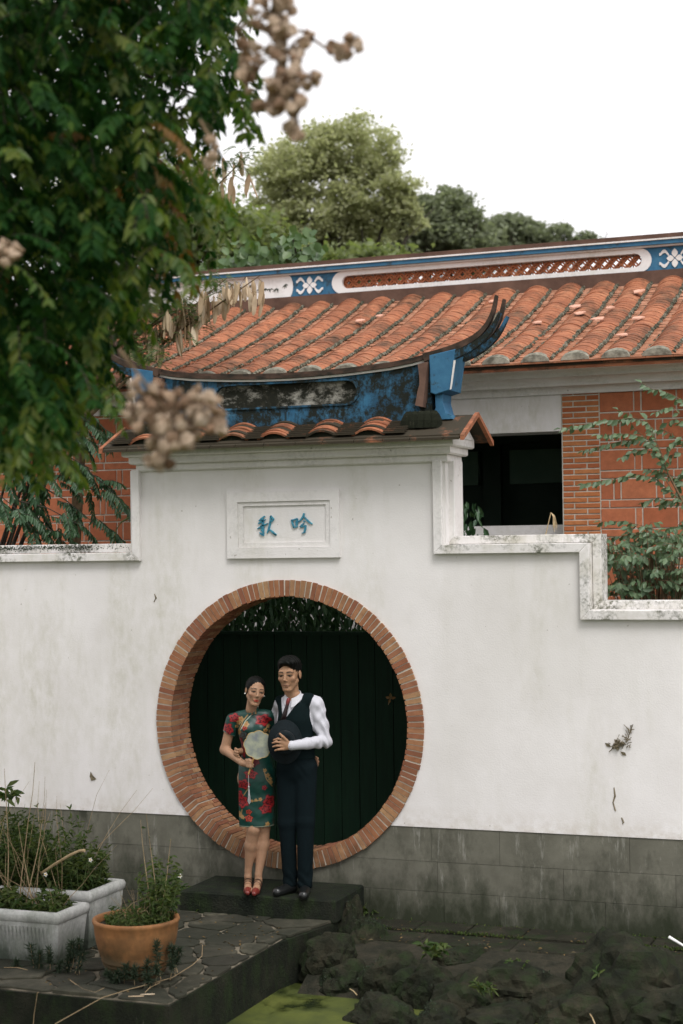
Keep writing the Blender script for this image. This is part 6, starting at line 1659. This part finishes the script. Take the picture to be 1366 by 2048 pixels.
# legs
f.cone(L(500, 1575, .01), L(507.5, 1658, -.045), .075, .050, .02).cone(L(507.5, 1658, -.045), L(502, 1690, -.01), .048, .046, .015).cone(L(502, 1690, -.01), L(496.5, 1740, .02), .046, .026, .02).cone(L(496.5, 1740, .02), L(496, 1754, .02), .026, .026, .01)
f.cone(L(526, 1575, .01), L(527, 1655, .0), .075, .048, .02).cone(L(527, 1655, .0), L(525.5, 1690, .01), .047, .047, .015).cone(L(525.5, 1690, .01), L(517, 1748, -.01), .047, .026, .02).cone(L(517, 1748, -.01), L(517, 1760, -.01), .026, .027, .01)
wf = []
for (ax_, ay_, dy, tx, ty) in ((496, 1752, .02, 497.5, 1774), (517, 1758, -.01, 511, 1784)):
    a = L(ax_, ay_, dy); heel = np.array([a[0], a[1] + .028, .075]); ball = np.array([a[0] + (L(tx, ty, 0)[0] - a[0]) * .7, a[1] - .10, .024]); toe = np.array([L(tx, ty, 0)[0], a[1] - .165, .020])
    f.cone(a, heel, .026, .024, .01).cone(heel, ball, .026, .028, .015).cone(ball, toe, .027, .016, .012); wf.append((a, heel, ball, toe))
V, F = join(f.mesh(), head_mesh(whc, wR, wsc, True)); col = np.tile(np.array([[.365, .212, .130]]), (len(V), 1)); head_colours(V, col, whc, wR, wsc, True)
vcol_obj('body', V, F, col, SKIN, wom.o)
# hair drawn back smoothly from a parting into a low knot
f = Field(whc - .14, whc + .16, .0026)
def T(p): return whc + wR @ (np.array(p) * wsc)
f.ell(T((0, .018, .037)), np.array((.0775, .094, .080)) * wsc, .01, wR).ell(T((0, .105, -.025)), np.array((.045, .036, .042)) * wsc, .015, wR).ell(T((0, .07, -.03)), np.array((.058, .045, .05)) * wsc, .02, wR)
f.ell(T((0, -.098, -.020)), np.array((.067, .074, .092)) * wsc, .010, wR, 'sub')
for q in (-1, 1): f.ell(T((q * .088, .0, -.030)), np.array((.026, .05, .045)) * wsc, .006, wR, 'sub')
f.each(lambda d, g: np.maximum(d, -(g[2] - (whc[2] - .085)) + 0 * g[0])); V, F = f.mesh(); V = V + strands(V, .0006, 300, 2)[:, None] * norm(V - whc)
vcol_obj('hair', V, F, np.tile(np.array([[.0035, .0038, .0034]]), (len(V), 1)), HAIRM, wom.o)
for q in (-1, 1): c = T((q * .0765, .006, -.030)); MB().lathe([(.001, -.005), (.005, -.0025), (.005, .0025), (.001, .005)], c, 8).build('earring', WHITEP, wom.o)
# the dress: close-fitting, stand collar, short sleeves, straight hem above the knee
f = Field((-.28, -.26, .40), (.26, .24, 1.46), .0031)
f.cone(L(503, 1452, 0), L(508, 1463, -.005), .100, .112, .03, .76).cone(L(504, 1426, 0), L(480, 1434, .005), .036, .042, .02).cone(L(504, 1426, 0), L(528, 1431, .005), .036, .042, .02).cone(L(508, 1463, -.005), L(513, 1497, 0), .110, .096, .03, .80).cone(L(513, 1497, 0), L(511, 1558, .01), .097, .152, .04, .74).cone(L(511, 1558, .01), L(512.5, 1660, .0), .152, .134, .03, .70)
f.ell(L(494, 1459, -.06), (.048, .045, .045), .03).ell(L(521, 1458, -.06), (.048, .045, .045), .03)
f.cone(L(467, 1437, .01), L(538, 1432, .01), .041, .041, .03)
f.cone(L(464, 1440, .01), L(457, 1472, .015), .046, .049, .015).cone(L(541, 1436, .03), L(548, 1465, .10), .046, .047, .015)
hem = L(512, 1651, 0)[2]; ctop = L(504, 1414, 0)[2]; sl0, sl1 = L(446, 1462, 0), L(470, 1473, 0); n_ = np.array([sl1[2] - sl0[2], 0, -(sl1[0] - sl0[0])]); n_ /= np.linalg.norm(n_)
def dress(d, g):
    x, y, z = g
    s_ = (x - sl0[0]) * n_[0] + (z - sl0[2]) * n_[2]; s_ = s_ if n_[2] < 0 else -s_
    d = np.maximum(d, np.where(x < -.095, s_, -1) + 0 * y)
    d = d + .0022 * np.sin(z * 70 + 2.0 * np.sin(x * 26)) * np.clip((1.05 - z) * 2, 0, 1)
    col_ = np.where(np.abs(x - L(504, 1414, 0)[0]) < .08, z - ctop - .25 * (y + .02) * 0, -1)
    return np.maximum(np.maximum(d, hem - z + 0 * x + 0 * y), col_ + 0 * y)
f.each(dress); f.cone(L(505.5, 1402, -.015), L(504.5, 1426, .0), .043, .044, .003, 1.0, 'sub')
V, F = f.mesh()
def dress_colours(V):
    n = len(V); c = np.tile(np.array([[.005, .040, .031]]), (n, 1)); c *= (1 + .18 * np.sin(V[:, 0] * 90 + 3 * np.sin(V[:, 2] * 50)) * np.sin(V[:, 2] * 75))[:, None]
    front = V[:, 1] < .06; RED, DRED, GOLD, CORAL, TEAL = (.25, .014, .016), (.055, .005, .008), (.29, .175, .065), (.36, .045, .022), (.06, .12, .12)
    def spot(px, py): q = L(px, py, 0); return q[0], q[2]
    def peony(px, py, rx, ry, k=RED, seed=0):
        x0, z0 = spot(px, py); dx, dz = (V[:, 0] - x0) / (rx * .0037), (V[:, 2] - z0) / (ry * .0037); r = np.hypot(dx, dz); a = np.arctan2(dz, dx)
        e = 1 + .16 * np.sin(5 * a + seed) + .08 * np.sin(11 * a + seed * 2); m_ = front & (r < e); w = np.sin(r * 11 + 1.6 * np.sin(5 * a + r * 3 + seed))
        cc = np.where((w > -.25)[:, None], np.array([k]), np.array([DRED])); c[m_] = cc[m_]
    def bloom(px, py, r_, k=GOLD):
        x0, z0 = spot(px, py); dx, dz = (V[:, 0] - x0) / (r_ * .0037), (V[:, 2] - z0) / (r_ * .0037); r = np.hypot(dx, dz); a = np.arctan2(dz, dx); m_ = front & (r < .65 + .35 * np.abs(np.cos(2.5 * a))); c[m_] = k
        c[front & (r < .25)] = (.30, .10, .03)
    def line(pts, w, k):
        P = [spot(*p) for p in pts]
        for (x0, z0), (x1, z1) in zip(P[:-1], P[1:]):
            dx, dz = x1 - x0, z1 - z0; t = np.clip(((V[:, 0] - x0) * dx + (V[:, 2] - z0) * dz) / (dx * dx + dz * dz), 0, 1)
            c[front & (np.hypot(V[:, 0] - x0 - t * dx, V[:, 2] - z0 - t * dz) < w)] = k
    line([(499, 1425), (487, 1440), (480, 1456), (476, 1468)], .004, GOLD); line([(483, 1600), (487, 1590), (500, 1570)], .003, GOLD); line([(484, 1625), (486, 1610), (496, 1600)], .003, GOLD); line([(534, 1500), (533, 1470), (532, 1455)], .0028, GOLD); line([(528, 1535), (534, 1555), (545, 1570)], .003, GOLD); line([(503, 1598), (515, 1598), (524, 1594)], .003, GOLD)
    peony(470, 1435, 12, 9, seed=1); peony(527, 1438, 16, 11, seed=2); peony(456, 1458, 11, 13, seed=3); peony(490, 1452, 6, 6, CORAL, 4); peony(487, 1468, 9, 8, TEAL, 5); peony(483, 1495, 11, 20, (.16, .012, .014), 6); peony(503, 1545, 13, 9, (.26, .016, .016), 7); peony(489, 1565, 12, 10, seed=8); peony(479, 1588, 9, 10, seed=9); peony(486, 1601, 12, 12, seed=10); peony(539, 1600, 11, 13, seed=11); peony(533, 1614, 13, 10, seed=12); peony(499, 1633, 8, 7, CORAL, 13); peony(499, 1620, 6, 5, CORAL, 14); peony(530, 1572, 5, 5, (.25, .02, .03), 15); peony(510, 1520, 10, 10, (.11, .01, .012), 16)
    for px, py, r in [(483, 1437, 6), (478, 1444, 5), (494, 1446, 6), (474, 1452, 4), (478, 1462, 6), (532, 1458, 5), (537, 1451, 4), (541, 1462, 4), (531, 1538, 4), (536, 1548, 5), (543, 1562, 4), (505, 1598, 3), (513, 1596, 3), (522, 1595, 4), (482, 1628, 5), (487, 1632, 4), (480, 1622, 3), (536, 1645, 5), (531, 1650, 3), (541, 1555, 4), (505, 1650, 3)]: bloom(px, py, r)
    # pale piping at collar, closing, sleeve and hem
    P = (.33, .36, .28); line([(505, 1427), (492, 1440), (482, 1458)], .003, P); line([(478, 1649.5), (512, 1649.5), (550, 1648.5)], .003, (.22, .24, .18)); line([(447, 1461), (457, 1468), (469, 1472)], .0035, (.16, .26, .22)); line([(477, 1610), (477, 1650)], .003, (.20, .22, .16))
    return np.clip(c, 0, 1)
vcol_obj('dress', V, F, dress_colours(V), SILK, wom.o)
cc = L(504.8, 1424, -.002); rings, rim_ = [], []
for a in np.linspace(.10, 2 * math.pi - .10, 45):
    b = a + .1; d = np.array([math.sin(b), -math.cos(b), 0]); fr = max(0, math.cos(a)) ** 8; zt_ = .036 + .004 * (1 - math.cos(a)) - .016 * fr
    lo_ = cc + d * .053 + np.array([0, 0, -.012]); hi_ = cc + d * .0455 + np.array([0, .002, zt_]); rings.append([lo_, hi_, hi_ - d * .003, lo_ - d * .003]); rim_.append(hi_ - d * .0015)
me = MB().loft(rings).mesh('stand_collar', SILK); ca = me.color_attributes.new('col', 'FLOAT_COLOR', 'POINT')
cv = np.array([list((.010, .065, .050) if (i // 4) % 7 not in (2, 3) else (.26, .15, .06)) + [1.0] for i in range(len(me.vertices))], np.float32); ca.data.foreach_set('color', cv.ravel())
co_ = link('stand_collar', me, wom.o); PIPE = simple('pale_piping', (.30, .32, .25), (.38, .40, .31), 60, .5, 0); MB().tube(rim_, .0022, 6).build('piping', PIPE, co_)
# strapped red shoes
for a, heel, ball, toe in wf:
    f = Field(np.minimum.reduce([heel, ball, toe]) - .07, np.maximum.reduce([heel, ball, toe]) + .07, .004)
    f.cone(heel - np.array([0, -.002, .006]), ball - np.array([0, 0, .003]), .028, .0305, .01).cone(ball, toe, .030, .0185, .01)
    top = .5
    f.each(lambda d, g: np.maximum(np.maximum(d, .003 - g[2] + 0 * g[0]), np.where((g[1] > ball[1] - .005) & (g[1] < heel[1] - .005), g[2] - (.030 + (g[1] - ball[1]) / (heel[1] - ball[1]) * .042), -1) + 0 * g[0]))
    f.cone(heel + np.array([0, .008, -.03]), np.array([heel[0], heel[1] + .012, .004]), .011, .007, .006)
    V, F = f.mesh(); sh_ = vcol_obj('shoe', V, F, np.tile(np.array([[.17, .028, .022]]), (len(V), 1)), LEATHER, wom.o)
    for q in (.35, .62):
        c = ball * (1 - q) + heel * q + np.array([0, 0, .014]); MB().loft([[(c[0] + (.029 + dr_) * math.cos(t), c[1] + dy_ - .012 * math.sin(t), c[2] + (.029 + dr_) * math.sin(t)) for dr_, dy_ in ((0, -.004), (.003, -.004), (.003, .004), (0, .004))] for t in np.linspace(-.5, math.pi + .5, 14)]).build('strap', simple('dark_strap', (.02, .012, .010), (.03, .02, .016), 30, .4, 0) if 'dark_strap' not in bpy.data.materials else bpy.data.materials['dark_strap'], sh_)
# the scalloped fan in her hand
fan = thing('round_fan', 'pale scalloped round silk fan with tassel held by the woman', 'fan', None, wom.o.location); fan.rotation_euler = (0, 0, TH)
fc = L(516, 1490, -.225); m = MB(); n = 64
def lob(a, r): return r * (1 + .045 * (abs(math.cos(4 * a + .4)) - .5) * 2)
FANS = mat_leaf('fan_silk', [(.30, .33, .26), (.30, .33, .26)], .25, .6, .2); k = None
def mat_fan():
    k = NT('fan_gauze'); c = k.ramp(k.noise(14, 5, .6, k.tc), [(.34, (.17, .19, .20)), (.55, (.29, .31, .24)), (.75, (.40, .41, .31))]); k.b.inputs['Subsurface Weight'].default_value = .0; return k.base(c, .6, .25)
m.loft([[(fc[0] + lob(a, .098) * r * math.cos(a), fc[1] + y, fc[2] + lob(a, .098) * r * math.sin(a)) for a in np.linspace(0, 2 * math.pi, n + 1)[:-1]] for r, y in ((.001, -.0015), (1, -.0015), (1, .0015), (.001, .0015))], cap=False)
m.build('fan_leaf', mat_fan(), fan)
GOLDM = simple('gilt_rim', (.34, .24, .09), (.46, .34, .15), 40, .45, 0); m = MB(); pts = [(fc[0] + lob(a, .0995) * math.cos(a), fc[1], fc[2] + lob(a, .0995) * math.sin(a)) for a in np.linspace(0, 2 * math.pi, n + 1)]
m.tube(pts, .0032, 6); m.build('rim', GOLDM, fan)
h0, h1 = L(508, 1514, -.222), L(497, 1549, -.205); WOODH = simple('bamboo_handle', (.36, .19, .06), (.48, .28, .10), 40, .5, .1)
MB().tube([h0, (h0 + h1) / 2, h1], [.0055, .0062, .006], 8).build('handle', WOODH, fan)
t0, t1, t2 = L(497, 1550, -.205), L(497.5, 1573, -.205), L(498, 1606, -.205); TASM = simple('grey_silk', (.36, .36, .36), (.50, .50, .50), 60, .5, 0)
MB().tube([t0, t1], .0016, 5).build('cord', TASM, fan)
m = MB().tube([t1 + np.array([0, 0, .006]), t1, t1 - np.array([0, 0, .008])], [.002, .006, .005], 8)
for i in range(12): e = t2 + np.array([rng.normal(0, .007), rng.normal(0, .005), rng.normal(0, .004)]); m.tube([t1, (t1 + e) / 2 + np.array([rng.normal(0, .002), 0, 0]), e], .0016, 4)
m.build('tassel', TASM, fan)
